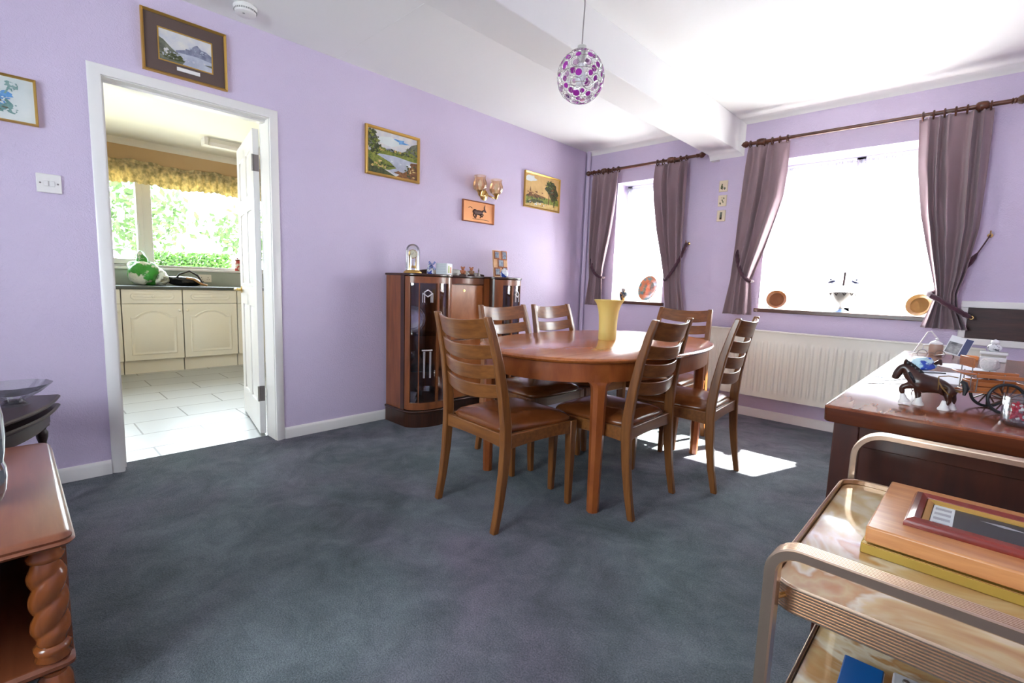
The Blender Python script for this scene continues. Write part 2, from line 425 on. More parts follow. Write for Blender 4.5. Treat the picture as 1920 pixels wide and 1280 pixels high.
def door_leaf():
    # local: hinge edge at x=0, leaf runs to -x, thickness in y (0 .. 0.036), visible face is y=0
    LW, LH, T = 0.715, 1.935, 0.036
    mb = MB(); st = 0.105; mid = 0.09
    rails = [(0.0, 0.20), (0.83, 0.98), (1.46, 1.56), (LH-0.11, LH)]
    mb.box(-st, 0, 0, T, 0, LH); mb.box(-LW, -LW+st, 0, T, 0, LH); mb.box(-LW/2-mid/2, -LW/2+mid/2, 0, T, 0, LH)
    for a_, b_ in rails: mb.box(-LW+st, -st, 0, T, a_, b_)
    mb.box(-LW+st, -st, T*0.3, T*0.7, 0.1, LH-0.05)
    for k in range(3):
        z0, z1 = rails[k][1], rails[k+1][0]
        for xa, xb in ((-LW+st, -LW/2-mid/2), (-LW/2+mid/2, -st)):
            g = 0.03
            for ya, yb in ((T*0.3, 0.004), (T*0.7, T-0.004)):
                mb.loft([[(xa+0.004, ya, z0+0.004), (xb-0.004, ya, z0+0.004), (xb-0.004, ya, z1-0.004), (xa+0.004, ya, z1-0.004)],
                         [(xa+g, yb, z0+g), (xb-g, yb, z0+g), (xb-g, yb, z1-g), (xa+g, yb, z1-g)]])
    return mb
lf = door_leaf().build('door_leaf', WHITE, d1, bevel=0.002)
ang = math.atan2(0.126, -0.713)-PI
lf.location = (-0.088, 3.63-3.292, 0.012); lf.rotation_euler = (0, 0, ang)
hb = MB()
for s_, y_ in ((-1, 0.0), (1, 0.036)):
    hb.lathe_axis([(0.024, 0), (0.024, 0.006), (0.01, 0.008), (0.01, 0.04)], (-0.655, y_, 0.93), (0, s_, 0), 14)
    hb.lathe_axis([(0.011, 0), (0.013, 0.02), (0.011, 0.06), (0.009, 0.105), (0.004, 0.11)], (-0.665, y_+s_*0.042, 0.93), (1, 0, 0.03), 12)
hb.build('door_handle', BRASS, lf)
for z_ in (0.22, 1.68):
    MB().box(-0.001, 0.002, 0.004, 0.032, z_, z_+0.10).lathe([(0.006, z_), (0.006, z_+0.10)], (0.004, -0.003, 0), 10).build('hinge', STEEL, lf)

# ------------------------------------------------------------------ windows
def window(name, hole, y0, mull, label, sill_front, horns, glassm=GLASS):
    x0, x1, z0, z1 = hole; xc = (x0+x1)/2
    t = thing(name, label, 'window', (xc, 0.2, z0), kind='structure')
    T_ = Matrix.Translation((-xc, -0.2, -z0))
    fw = 0.055
    mb = MB(); ya, yb = 0.20, 0.26
    mb.box(x0, x0+fw, ya, yb, z0, z1).box(x1-fw, x1, ya, yb, z0, z1).box(x0, x1, ya, yb, z0, z0+fw).box(x0, x1, ya, yb, z1-fw, z1)
    for m_ in mull: mb.box(m_-0.035, m_+0.035, ya, yb, z0, z1)
    mb.xf(T_).build('window_frame', UPVC, t, bevel=0.006)
    B(x0+fw-0.01, x1-fw+0.01, 0.228, 0.234, z0+fw-0.01, z1-fw+0.01).xf(T_).build('pane', glassm, t)
    s_ = MB().box(x0-horns, x1+horns, sill_front, y0-0.001, z0-0.018, z0+0.012).box(x0+0.001, x1-0.001, y0-0.002, 0.2, z0-0.018, z0+0.012)
    s_.xf(T_).build('window_sill', OAKSILL, t, bevel=0.004)
    B(x0+0.001, x1-0.001, y0-0.004, 0.2, z0+0.012, z0+0.0145).xf(T_).build('sill_bounce_top', UPVC, t)  # white sheet added over the dark sill to bounce sun onto the ceiling
    return t
window('window_1', W1, 0.0, [], 'small window beside the corner with dark sill', -0.025, 0.03)
window('window_2', W2, PW, [2.41], 'wide window above the radiator with dark sill', PW-0.025, 0.03)
# added window, unseen behind the camera, to fill the room with light
t = thing('added_rear_window', 'added unseen window behind the camera that lights the room', 'window', (2.0, YB-0.1, 0.92), kind='structure')
mb = MB()
for x_ in (1.2, 1.97, 2.74): mb.box(x_, x_+0.06, -6.43, -6.37, 0.92, 2.10)
mb.box(1.2, 2.8, -6.43, -6.37, 0.92, 0.98).box(1.2, 2.8, -6.43, -6.37, 2.04, 2.10)
mb.xf(Matrix.Translation((-2.0, 6.4, -0.92))).build('window_frame', UPVC, t)
B(1.22, 2.78, -6.403, -6.397, 0.95, 2.07).xf(Matrix.Translation((-2.0, 6.4, -0.92))).build('pane', GLASS, t)
struct(B(-0.5, XR+0.6, 0.30, 1.02, 2.38, 2.48).build('added_eaves', UPVC), 'added unseen eaves outside that shape the sun patch', 'eaves')  # unseen overhang added to cut the sun patch on the carpet

# ------------------------------------------------------------------ kitchen beyond the door
KX, KY0, KY1, KH = -3.58, -5.0, -1.1, 2.45
struct(B(KX-0.2, -0.13, KY0, KY1, -0.05, 0.0).build('floor_kitchen', TILES), 'pale tiled kitchen floor', 'tiled floor')
KW = (-4.5, -1.7, 1.10, 2.12)
wall_with_holes('wall_kitchen_far', TAN, 'x', KX-0.25, KX, KY0, KY1, 0, KH, [KW])
wall_with_holes('wall_kitchen_left', TAN, 'y', KY0-0.1, KY0, KX-0.2, -0.07, 0, KH, [(-1.85, -0.95, 0.95, 2.0)])
t = thing('added_side_window', 'added unseen kitchen side window that lights the unit fronts', 'window', (-1.4, KY0-0.05, 0.95), kind='structure')  # added out of sight to brighten the kitchen, frame and pane included
MB().box(-0.45, -0.40, -0.03, 0.03, 0, 1.05).box(0.40, 0.45, -0.03, 0.03, 0, 1.05).box(-0.40, 0.40, -0.03, 0.03, 0, 0.05).box(-0.40, 0.40, -0.03, 0.03, 1.0, 1.05).build('door_frame', UPVC, t)
B(-0.41, 0.41, -0.004, 0.004, 0.04, 1.01).build('pane', GLASS, t)
struct(B(KX-0.2, -0.14, KY1, KY1+0.1, 0, KH).build('wall_kitchen_right', TAN))
struct(MB().box(KX-0.2, -0.14, KY0-0.1, KY1+0.1, KH, KH+0.1).build('ceiling_kitchen', CREAMLIGHT))
struct(MB().prism([(KX, KH), (KX+0.06, KH), (KX+0.03, KH-0.015), (KX+0.012, KH-0.03), (KX, KH-0.06)], 'y', KY0, KY1).build('trim_5', CREAMLIGHT), 'kitchen coving in the light-tinted ceiling colour', 'coving')
struct(B(KX, KX+0.012, KY0, KY1, 0.905, 1.085).build('trim_6', SPLASH), 'grey green splashback behind the worktop', 'splashback')
t = thing('window_3', 'white framed kitchen window onto the garden', 'window', (KX-0.1, -3.1, 1.1), kind='structure')
T_ = Matrix.Translation((-(KX-0.1), 3.1, -1.1))
mb = MB(); xa, xb = KX-0.17, KX-0.10
for y_ in (-4.5, -1.77): mb.box(xa, xb, y_, y_+0.07, 1.10, 2.12)
mb.box(xa, xb, -3.31, -3.20, 1.10, 2.12).box(xa, xb, -4.5, -1.7, 1.10, 1.13).box(xa, xb, -4.5, -1.7, 2.06, 2.12)
mb.box(xa, xb+0.02, -4.5, -3.28, 1.13, 1.19).box(xa, xb+0.02, -3.345, -3.285, 1.13, 2.06)
mb.xf(T_).build('window_frame', UPVC, t, bevel=0.006)
B(xa+0.03, xa+0.036, -4.45, -1.75, 1.12, 2.08).xf(T_).build('pane', GLASS, t)
B(KX-0.10, KX+0.03, -4.5, -1.7, 1.075, 1.10).xf(T_).build('window_sill', UPVC, t, bevel=0.004)
MB().box(xb+0.02, xb+0.035, -3.325, -3.305, 1.46, 1.58).xf(T_).build('window_handle', UPVC, t)

# base units: each is a thing
def unit_front(y0, y1, z0, z1, arch):
    mb = MB(); x = 0.0
    mb.box(-0.018, 0.0, y0, y1, z0, z1)
    yi0, yi1, zi0, zi1 = y0+0.06, y1-0.06, z0+0.055, z1-(0.065 if arch else 0.045)
    if not arch: yi0, yi1, zi0, zi1 = y0+0.07, y1-0.07, z0+0.035, z1-0.035
    def outline(g):
        a_, b_, c_, d_ = yi0+g, yi1-g, zi0+g, zi1-g
        p = [(a_, c_), (b_, c_)]
        if arch:
            sh = d_-0.065
            p.append((b_, sh))
            n = 12
            for i in range(n+1):
                tt = i/n; yy = b_+(a_-b_)*(0.10+0.80*tt)
                p.append((yy, sh+(d_-sh)*math.sin(PI*tt)**0.75))
            p.append((a_, sh))
        else:
            q = (d_-c_)*0.32
            p = [(a_+q, c_), (b_-q, c_), (b_, c_+q), (b_, d_-q), (b_-q, d_), (a_+q, d_), (a_, d_-q), (a_, c_+q)]
        return p
    rr = [[(0.0, a_, b_) for a_, b_ in outline(0)], [(0.006, a_, b_) for a_, b_ in outline(0.004)],
          [(0.006, a_, b_) for a_, b_ in outline(0.010)], [(0.001, a_, b_) for a_, b_ in outline(0.020)], [(0.001, a_, b_) for a_, b_ in outline(0.026)], [(0.006, a_, b_) for a_, b_ in outline(0.036)]]
    mb.loft(rr)
    return mb
units = [(-4.13, -3.615, 'cream kitchen base unit cut off by the left door jamb', 'r'), (-3.61, -3.095, 'cream arched kitchen base unit under the green bag, left of the middle', 'r'),
         (-3.09, -2.565, 'cream arched kitchen base unit under the wall socket', 'l'), (-2.56, -2.04, 'cream kitchen base unit half hidden by the open door', 'l')]
for y0, y1, lb, kn in units:
    u = thing('base_cabinet', lb, 'cabinet', (-2.985, (y0+y1)/2, 0), group='cream kitchen base units')
    w_ = (y1-y0)/2-0.002
    B(-0.56, -0.020, -w_, w_, 0.135, 0.872).build('body', CREAMUNIT, u)
    B(-0.56, -0.045, -w_, w_, 0.0, 0.134).build('plinth', CREAMUNIT, u)
    dr = unit_front(-w_, w_, 0.142, 0.722, True).build('door', CREAMUNIT, u, bevel=0.002)
    dw = unit_front(-w_, w_, 0.727, 0.872, False).build('drawer', CREAMUNIT, u, bevel=0.002)
    kp = [(0.006, 0), (0.006, 0.012), (0.014, 0.018), (0.015, 0.026), (0.008, 0.031)]
    MB().lathe_axis(kp, (0.0, (w_-0.03)*(1 if kn == 'r' else -1), 0.655), (1, 0, 0), 12).build('knob', CREAMUNIT, dr)
    MB().lathe_axis(kp, (0.0, 0, 0.80), (1, 0, 0), 12).build('knob', CREAMUNIT, dw)
one(B(-0.6, 0.0, -1.6, 1.6, 0, 0.032), 'worktop', WORKTOP, 'dark speckled kitchen worktop along the window', 'worktop', (-2.965, -3.1, 0.873), bevel=0.006)
# fluorescent batten
t = thing('ceiling_light', 'pale fluorescent batten light on the kitchen ceiling', 'light', (-2.80, -2.2, KH-0.075))
MB().prism([(-0.045, 0.075), (0.045, 0.075), (0.055, 0.035), (-0.055, 0.035)], 'y', -0.66, 0.66).build('housing', CREAMLIGHT, t)
MB().prism([(-0.055, 0.035), (0.055, 0.035), (0.045, 0.0), (-0.045, 0.0)], 'y', -0.655, 0.655).build('diffuser', WHITE, t)
B(-0.06, 0.06, -0.69, -0.655, 0.0, 0.075).build('end_cap', WHITE, t); B(-0.06, 0.06, 0.655, 0.69, 0.0, 0.075).build('end_cap', WHITE, t)
# valance
def valf(u, v):
    y = -4.7+u*3.1; z = 2.235-v*0.245
    z += 0.012*math.sin(y*9)+0.006*math.sin(y*31)
    d = 0.02+0.014*math.sin(y*75+2*math.sin(y*7))*(0.5+v)
    if v > 0.84: d += 0.012; z += 0.006*math.sin(y*110)
    if 0.10 < v < 0.18: d -= 0.012
    return (d, y, z)
o = MB().grid(valf, 420, 14).build('valance', VAL, solid=0.003); o.location = (KX+0.02, 0, 0)
tag(o, 'gathered yellow floral valance over the kitchen window', 'valance')
# green bag
t = thing('carrier_bag', 'crumpled green and white plastic bag on the kitchen worktop', 'bag', (-3.36, -3.34, 0.905))
GREENP = mat('green_plastic', (0.05, 0.36, 0.05, 1), 0.3, col2=(0.78, 0.84, 0.76, 1), vscale=9, bscale=25, bstr=0.5, bdist=0.02, lo=0.50, hi=0.56)
FOIL = mat('white_plastic', (0.72, 0.80, 0.78, 1), 0.25, bscale=30, bstr=0.6, bdist=0.02)
def lump(rx, ry, rz, seed, top=0, m_=18, n_=28, crumple=0.12):
    rnd = random.Random(seed); ph = [(rnd.uniform(0, 6), rnd.uniform(2, 6), rnd.uniform(2, 6)) for _ in range(5)]
    def fn(u, v):
        a_ = u*2*PI; b_ = -PI/2+PI*v
        k = 1+sum(crumple/2.2*math.sin(p+q*a_)*math.cos(r*b_+p) for p, q, r in [(p, round(q), r) for p, q, r in ph])*math.cos(b_)
        z = rz+rz*math.sin(b_)*k
        sh = top*max(0, math.sin(b_))
        return (rx*math.cos(b_)**0.7*k*math.cos(a_)+0, ry*(math.cos(b_) if math.cos(b_) > 0 else 0)**0.7*k*math.sin(a_)+sh, max(z, 0))
    return MB().grid(lambda u, v: fn(u, min(max(v, 0.001), 0.999)), n_, m_)
lump(0.13, 0.16, 0.13, 3, -0.03).build('printed_side', GREENP, t)
o = lump(0.10, 0.10, 0.10, 5, -0.05).build('film', FOIL, t); o.location = (0.0, 0.11, 0.0)
o = lump(0.05, 0.05, 0.15, 9, -0.02).build('gathered_top', GREENP, t); o.location = (0.0, -0.02, 0.07)
t = thing('handbag', 'dark slouched handbag with tan straps beside the green bag', 'bag', (-3.36, -2.97, 0.905))
lump(0.10, 0.17, 0.055, 12, -0.08, crumple=0.08).build('body', BLACK, t)
MB().tube([(0.06, -0.12, 0.06), (0.07, -0.08, 0.13), (0.07, 0.02, 0.17), (0.07, 0.10, 0.12), (0.09, 0.15, 0.02)], 0.010).build('strap', DARK, t)
MB().tube([(0.09, -0.02, 0.09), (0.11, 0.05, 0.08), (0.11, 0.12, 0.03), (0.11, 0.18, 0.012)], 0.012).build('tan_strap', mat('tan_leather', srgb(176, 130, 80), 0.5), t)
t = thing('power_socket', 'white double socket on the kitchen splashback', 'socket', (KX+0.0125, -2.735, 0.95))
B(0, 0.009, -0.07, 0.07, 0.0, 0.09).build('plate', WHITE, t, bevel=0.002)
for y_ in (-0.035, 0.035):
    MB().box(0.009, 0.0095, y_-0.003, y_+0.003, 0.05, 0.06).box(0.009, 0.0095, y_-0.014, y_-0.007, 0.033, 0.037).box(0.009, 0.0095, y_+0.007, y_+0.014, 0.033, 0.037).build('socket_holes', DARK, t)
t = thing('storage_jar', 'red and white patterned jar on the kitchen window sill', 'jar', (KX-0.01, -2.36, 1.10))
MB().lathe([(0.032, 0), (0.036, 0.01), (0.036, 0.11), (0.030, 0.125)], n=20).build('jar_body', mat('patterned_glaze', (0.75, 0.7, 0.6, 1), 0.3, col2=(0.45, 0.05, 0.04, 1), vscale=22, lo=0.48, hi=0.54), t)
MB().lathe([(0.033, 0.125), (0.033, 0.14), (0.012, 0.15), (0.010, 0.16)], n=20).build('lid', mat('brown_glaze', srgb(120, 50, 30), 0.3), t)

# garden outside the kitchen window
def gz(x, y): return -0.15+max(0, min(1, (-4.6-x)/4.5))*1.35+0.05*math.sin(y*1.3)
o = MB().grid(lambda u, v: (-4.2-u*22, -14+v*26, gz(-4.2-u*22, -14+v*26)), 40, 24).build('lawn', GRASS)
tag(o, 'sunlit sloping lawn outside the kitchen window', 'lawn')
def leafy(name, label, cat, loc, rx, ry, rz, n, box=False, size=0.09, group=None):
    rnd = random.Random(hash(name+str(loc)) % 1000 if False else int(abs(loc[0]*37+loc[1]*91)))
    t = thing(name, label, cat, loc, group=group)
    mb = MB()
    for _ in range(n):
        if box: p = Vector((rnd.uniform(-rx, rx), rnd.uniform(-ry, ry), rnd.uniform(0.05, 2*rz)))
        else:
            d = Vector((rnd.gauss(0, 1), rnd.gauss(0, 1), rnd.gauss(0, 1))).normalized()*rnd.uniform(0.45, 1)
            p = Vector((d.x*rx, d.y*ry, rz*1.25+d.z*rz))
        a_ = Vector((rnd.gauss(0, 1), rnd.gauss(0, 1), rnd.gauss(0, 1))).normalized(); b_ = a_.orthogonal().normalized()
        s1 = size*rnd.uniform(0.6, 1.2)
        mb.add([p-a_*s1, p+b_*s1*0.5, p+a_*s1, p-b_*s1*0.5], [(0, 1, 2, 3)])
    mb.build('foliage', HEDGE if box else LEAF, t)
    for k in range(3 if not box else 6):
        bx_ = rnd.uniform(-0.3, 0.3)*rx; by_ = rnd.uniform(-0.6, 0.6)*ry
        MB().tube([(bx_, by_, -0.05), (bx_*1.2, by_*1.1, rz*0.8), (bx_*2, by_*1.3, rz*1.5)], [0.04, 0.03, 0.012], 6).build('stem', DWALNUT, t)
leafy('clipped_hedge', 'low clipped green hedge across the garden', 'hedge', (-9.6, -1.6, gz(-9.6, -1.6)-0.02), 0.4, 0.85, 0.18, 2600, True, 0.06)
leafy('garden_bush', 'round bush right of the kitchen window bar', 'bush', (-12.5, -1.9, 1.2), 1.2, 1.3, 1.0, 620, size=0.13)
leafy('garden_bush', 'tall bush seen left of the kitchen window bar', 'bush', (-12.5, -4.6, 1.2), 1.1, 1.2, 1.3, 420, size=0.12)
leafy('garden_bush', 'bush at the right end of the clipped hedge', 'bush', (-12.0, 0.6, 1.2), 1.0, 1.3, 0.8, 480, size=0.12)
# ------------------------------------------------------------------ dining table
def sup(a, b, n, N=72, ph=0):
    p = []
    for i in range(N):
        t = 2*PI*i/N; c, s_ = math.cos(t), math.sin(t)
        p.append((a*abs(c)**(2/n)*(1 if c >= 0 else -1), b*abs(s_)**(2/n)*(1 if s_ >= 0 else -1)))
    return p
t = thing('dining_table', 'long oval teak dining table in the middle of the carpet', 'table', (1.60, -1.975, 0), R(1.2))
TH = 0.733
rings = []
for g, z in ((0.018, TH-0.026), (0.004, TH-0.018), (0.0, TH-0.011), (0.003, TH-0.004), (0.010, TH)):
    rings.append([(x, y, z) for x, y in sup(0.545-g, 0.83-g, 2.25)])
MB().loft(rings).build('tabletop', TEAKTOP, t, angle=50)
ro = sup(0.515, 0.80, 2.25); ri = sup(0.493, 0.778, 2.25)
mb = MB()
z0, z1 = TH-0.112, TH-0.026
prof = [[(x, y, z0) for x, y in ro], [(x, y, z1) for x, y in ro], [(x, y, z1) for x, y in ri], [(x, y, z0) for x, y in ri], [(x, y, z0) for x, y in ro]]
mb.loft(prof, caps=False)
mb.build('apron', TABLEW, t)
for sx in (1, -1):
    for sy in (1, -1):
        px, py = sx*0.352, sy*0.585
        mb = MB()
        an = math.atan2(py/0.80, px/0.515); nx, ny = math.cos(an)/0.515, math.sin(an)/0.80
        l_ = math.hypot(nx, ny); nx /= l_; ny /= l_; tx, ty = -ny, nx
        def ringz(z, w_, d_, sh=0):
            pts = []
            for a_, b_ in ((-1, -0.5), (-0.5, -1), (0.5, -1), (1, -0.5), (1, 0.5), (0.5, 1), (-0.5, 1), (-1, 0.5)):
                pts.append((px+nx*(b_*d_+sh)+tx*a_*w_, py+ny*(b_*d_+sh)+ty*a_*w_, z))
            return pts
        mb.loft([ringz(0, 0.026, 0.024), ringz(0.30, 0.029, 0.027), ringz(0.575, 0.034, 0.029), ringz(0.598, 0.037, 0.029), ringz(0.612, 0.046, 0.028), ringz(0.623, 0.062, 0.024), ringz(TH-0.03, 0.064, 0.021)])
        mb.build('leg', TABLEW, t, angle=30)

# ------------------------------------------------------------------ dining chairs
def rect_ring(c, wx, wy, tilt=0.0):
    return [(c[0]+a*wx/2, c[1]+b*wy/2, c[2]+b*tilt) for a, b in ((-1, -1), (1, -1), (1, 1), (-1, 1))]
def make_chair(label):
    t = thing('dining_chair', label, 'chair', group='ladder back dining chairs around the oval table')
    path = [(-0.245, 0.0, 0.030, 0.215), (-0.222, 0.12, 0.034, 0.216), (-0.205, 0.25, 0.040, 0.216), (-0.196, 0.38, 0.046, 0.216),
            (-0.196, 0.46, 0.047, 0.213), (-0.208, 0.58, 0.043, 0.206), (-0.232, 0.72, 0.038, 0.198), (-0.262, 0.84, 0.032, 0.190), (-0.285, 0.914, 0.027, 0.184)]
    def post(z):
        for a, b in zip(path, path[1:]):
            if a[1] <= z <= b[1]:
                k = (z-a[1])/(b[1]-a[1]); return [a[i]+(b[i]-a[i])*k for i in range(4)]
        return list(path[-1])
    for s in (-1, 1):
        MB().loft([rect_ring((s*p[3], p[0], p[1]), 0.030, p[2]) for p in path]).build('back_leg', TEAK, t, bevel=0.005, angle=30)
        MB().loft([rect_ring((s*x, y, z), w_, w_) for x, y, z, w_ in ((0.207, 0.222, 0, 0.027), (0.210, 0.218, 0.2, 0.034), (0.212, 0.214, 0.42, 0.042))]).build('front_leg', TEAK, t, bevel=0.005, angle=30)
    for zt, h, bow in ((0.910, 0.080, 0.040), (0.802, 0.058, 0.040), (0.718, 0.058, 0.040), (0.634, 0.058, 0.036)):
        rr = []; N = 14
        for i in range(N+1):
            u = -1+2*i/N; e = 1-u*u
            yt, yb = post(zt), post(zt-h); xw = (yt[3]+yb[3])/2-0.006
            dz = -0.016*e
            mid_t = yt[0]+0.004-bow*e; mid_b = yb[0]+0.004-bow*e
            rr.append([(u*xw, mid_b-0.007, zt-h+dz*1.3), (u*xw, mid_b+0.007, zt-h+dz*1.3), (u*xw, mid_t+0.006, zt+dz), (u*xw, mid_t-0.006, zt+dz)])
        MB().loft(rr).build('back_slat', TEAKX, t, bevel=0.003, angle=40)
    # rails
    def rail(p0, p1, z0, z1, sag, thick):
        p0 = Vector(p0); p1 = Vector(p1); d = (p1-p0).normalized(); n = Vector((-d.y, d.x)); rr = []
        for i in range(11):
            u = i/10; q = p0.lerp(p1, u); e = 1-(2*u-1)**2
            zz = z0+sag*e
            a, b = q-n*thick/2, q+n*thick/2
            rr.append([(a.x, a.y, zz), (b.x, b.y, zz), (b.x, b.y, z1), (a.x, a.y, z1)])
        return MB().loft(rr)
    sf = rail((-0.205, 0.222), (0.205, 0.222), 0.355, 0.418, 0.008, 0.022); sf2 = rail((-0.205, -0.196), (0.205, -0.196), 0.360, 0.420, 0.008, 0.022)
    for m_ in (sf2, rail((-0.216, -0.19), (-0.216, 0.225), 0.356, 0.420, 0.010, 0.022), rail((0.216, -0.19), (0.216, 0.225), 0.356, 0.420, 0.010, 0.022)):
        sf.add(m_.v, m_.f)
    sf.build('seat_rail', TEAKX, t, bevel=0.003)
    # cushion
    N = 48; rings = []
    def sect(g, z, dome=0):
        pts = []
        for i in range(N):
            a = 2*PI*i/N; c, s_ = math.cos(a), math.sin(a); n_ = 7
            x = abs(c)**(2/n_)*(1 if c >= 0 else -1); y = abs(s_)**(2/n_)*(1 if s_ >= 0 else -1)
            hw = (0.197+0.030*(y+1)/2)*g
            yy = 0.017+y*0.215*g+(0.012*g*(1-x*x) if y > 0 else 0)
            pts.append((x*hw, yy, z))
        return pts
    for g, z in ((0.96, 0.412), (0.992, 0.420), (1.0, 0.428), (0.985, 0.437), (0.93, 0.447), (0.83, 0.4555), (0.66, 0.463), (0.4, 0.4675), (0.12, 0.4695)):
        rings.append(sect(g, z))
    MB().loft(rings).build('seat', LEATHER, t, angle=60)
    return t
ch0 = make_chair('ladder back chair with its back to the camera, nearest the kitchen door')
places = [(1.607, -2.775, R(-5), None),
          (1.888, -2.292, R(91.5), 'ladder back chair on the window side of the table, beside the front table leg'),
          (2.018, -1.712, R(94.5), 'ladder back chair nearest the radiator with sun on its seat'),
          (1.225, -2.180, R(-93), 'ladder back chair in front of the walnut china cabinet, half hidden by the front chair'),
          (1.225, -1.680, R(-91.5), 'ladder back chair on the wall side of the table, right of the china cabinet'),
          (1.612, -1.205, R(180), 'ladder back chair at the far end of the table by the small window')]
for i, (x, y, rz, lb) in enumerate(places):
    c = ch0 if i == 0 else copy_tree(ch0)
    c.location = (x, y, 0); c.rotation_euler = (0, 0, rz)
    if lb: c['label'] = lb
one(MB().lathe([(0.050, 0), (0.053, 0.004), (0.053, 0.06), (0.055, 0.12), (0.060, 0.17), (0.071, 0.21), (0.089, 0.238), (0.087, 0.240), (0.068, 0.212), (0.056, 0.17), (0.050, 0.10), (0.048, 0.02), (0.02, 0.012)], n=40),
    'vase', mat('yellow_glaze', srgb(222, 196, 112), 0.45), 'tall flared pale yellow vase on the dining table', 'vase', (1.572, -1.895, TH), angle=50)

# ------------------------------------------------------------------ walnut china cabinet with bureau
CZ = 1.085
cb = thing('china_cabinet', 'walnut bow fronted china cabinet with a drop front bureau in the middle', 'cabinet', (0.022, 0, 0))
YM = -3.78
def cur(tt, off=0.0):
    def q(u):
        u = min(max(u, 0.0), 1.0); return (0.25+0.03*u+0.105*2*math.sqrt(u*(1-u)), -2.46+0.36*u)
    x, y = q(tt); a, b = q(tt-0.004), q(tt+0.004); dx, dy = b[0]-a[0], b[1]-a[1]; l_ = math.hypot(dx, dy)
    return (x+off*dy/l_, y-off*dx/l_)
def strip(mb, t0, t1, z0, z1, o0, o1, mir, n=8, mi=0):
    def f(p): return (p[0], YM-p[1]) if mir else p
    a0, a1 = math.acos(1-2*t0), math.acos(1-2*t1); rr = []
    for i in range(n+1):
        tt = (1-math.cos(a0+(a1-a0)*i/n))/2
        a, b = f(cur(tt, o0)), f(cur(tt, o1))
        rr.append([(a[0], a[1], z0), (b[0], b[1], z0), (b[0], b[1], z1), (a[0], a[1], z1)])
    mb.loft(rr, mi)
def outline(off, mir):
    p = [(0.0, -2.46-off), (0.24, -2.46-off)]+[cur((1-math.cos(PI*(i+0.6)/20))/2, off) for i in range(19)]+[(0.285+off, -2.10), (0.0, -2.10)]
    return [(x, YM-y) for x, y in reversed(p)] if mir else p
for mir in (False, True):
    f = (lambda y: YM-y) if mir else (lambda y: y)
    def bx(mb, x0, x1, ya, yb, z0, z1, mi=0):
        ya, yb = sorted((f(ya), f(yb))); mb.box(x0, x1, ya, yb, z0, z1, mi)
    sp = MB(); bx(sp, 0, 0.245, -2.46, -2.442, 0.11, CZ); sp.build('side_panel', WALNUT, cb)
    sp = MB(); bx(sp, 0, 0.272, -2.118, -2.10, 0.11, CZ); sp.build('inner_panel', WALNUT, cb)
    sp = MB(); bx(sp, 0, 0.012, -2.442, -2.118, 0.11, CZ)
    sp.prism(outline(-0.02, mir), 'z', 0.12, 0.135); sp.build('interior', wood('cabinet_lining', srgb(132, 92, 74), srgb(152, 110, 90), (8, 8, 1.2), 3, 0.5, 0.0) if 'cabinet_lining' not in MATS else MATS['cabinet_lining'], cb)
    pl = MB(); pl.prism(outline(0.006, mir), 'z', 0.0, 0.105); pl.build('plinth', DWALNUT, cb)
    md = MB(); md.prism(outline(0.016, mir), 'z', 0.103, 0.122); md.build('base_moulding', DWALNUT, cb, bevel=0.006)
    fr = MB()
    bx(fr, 0.20, 0.245, -2.468, -2.455, 0.122, CZ); strip(fr, 0.955, 1.0, 0.122, CZ, -0.015, 0.0, mir)
    fr.build('corner_post', DWALNUT, cb)
    dr = MB()
    strip(dr, 0.0, 0.035, 0.13, CZ-0.005, -0.014, 0.006, mir); strip(dr, 0.80, 0.955, 0.13, CZ-0.005, -0.014, 0.006, mir)
    strip(dr, 0.035, 0.80, 0.13, 0.180, -0.014, 0.006, mir, 16); strip(dr, 0.035, 0.80, 1.035, CZ-0.005, -0.014, 0.006, mir, 16)
    strip(dr, 0.505, 0.55, 0.18, 1.035, -0.010, 0.008, mir, 3)
    strip(dr, 0.150, 0.166, 0.18, 1.035, -0.006, 0.004, mir, 2)
    d = dr.build('glazed_door', WALNUT, cb)
    gl = MB(); strip(gl, 0.035, 0.80, 0.18, 1.035, -0.006, -0.003, mir, 20); gl.build('curved_glass', CABGLASS, d)
    # stepped fretwork motif on the glass
    mo = MB()
    def bar(t0, z0, t1, z1, w_=0.008):
        n = 4; rr = []
        for i in range(n+1):
            k = i/n; tt = t0+(t1-t0)*k; zz = z0+(z1-z0)*k
            a, b = cur(tt, -0.002), cur(tt, 0.003)
            if abs(z1-z0) > abs(t1-t0)*0.5:
                c1, c2, e1, e2 = cur(tt-w_, -0.002), cur(tt+w_, -0.002), cur(tt-w_, 0.003), cur(tt+w_, 0.003)
                rr.append([(c1[0], f(c1[1]), zz), (c2[0], f(c2[1]), zz), (e2[0], f(e2[1]), zz), (e1[0], f(e1[1]), zz)])
            else:
                rr.append([(a[0], f(a[1]), zz-0.004), (b[0], f(b[1]), zz-0.004), (b[0], f(b[1]), zz+0.004), (a[0], f(a[1]), zz+0.004)])
        mo.loft(rr)
    for tt in (0.215, 0.250, 0.375, 0.410): bar(tt, 0.90, tt, 0.965, 0.006)
    bar(0.215, 0.965, 0.312, 0.94); bar(0.312, 0.94, 0.410, 0.965); bar(0.240, 0.970, 0.312, 0.988); bar(0.312, 0.988, 0.385, 0.970)
    for tt in (0.245, 0.265, 0.365, 0.385): bar(tt, 0.36, tt, 0.55, 0.004)
    bar(0.21, 0.56, 0.415, 0.56)
    mo.build('fret_motif', mat('etched_motif', (0.62, 0.55, 0.56, 1), 0.4) if 'etched_motif' not in MATS else MATS['etched_motif'], d)
    kb = MB(); k = cur(0.93, 0.006); kb.lathe_axis([(0.004, 0), (0.004, 0.008), (0.008, 0.013), (0.005, 0.018)], (k[0], f(k[1]), 0.60), (1, 0, 0), 10); kb.build('knob', BRASS, d)
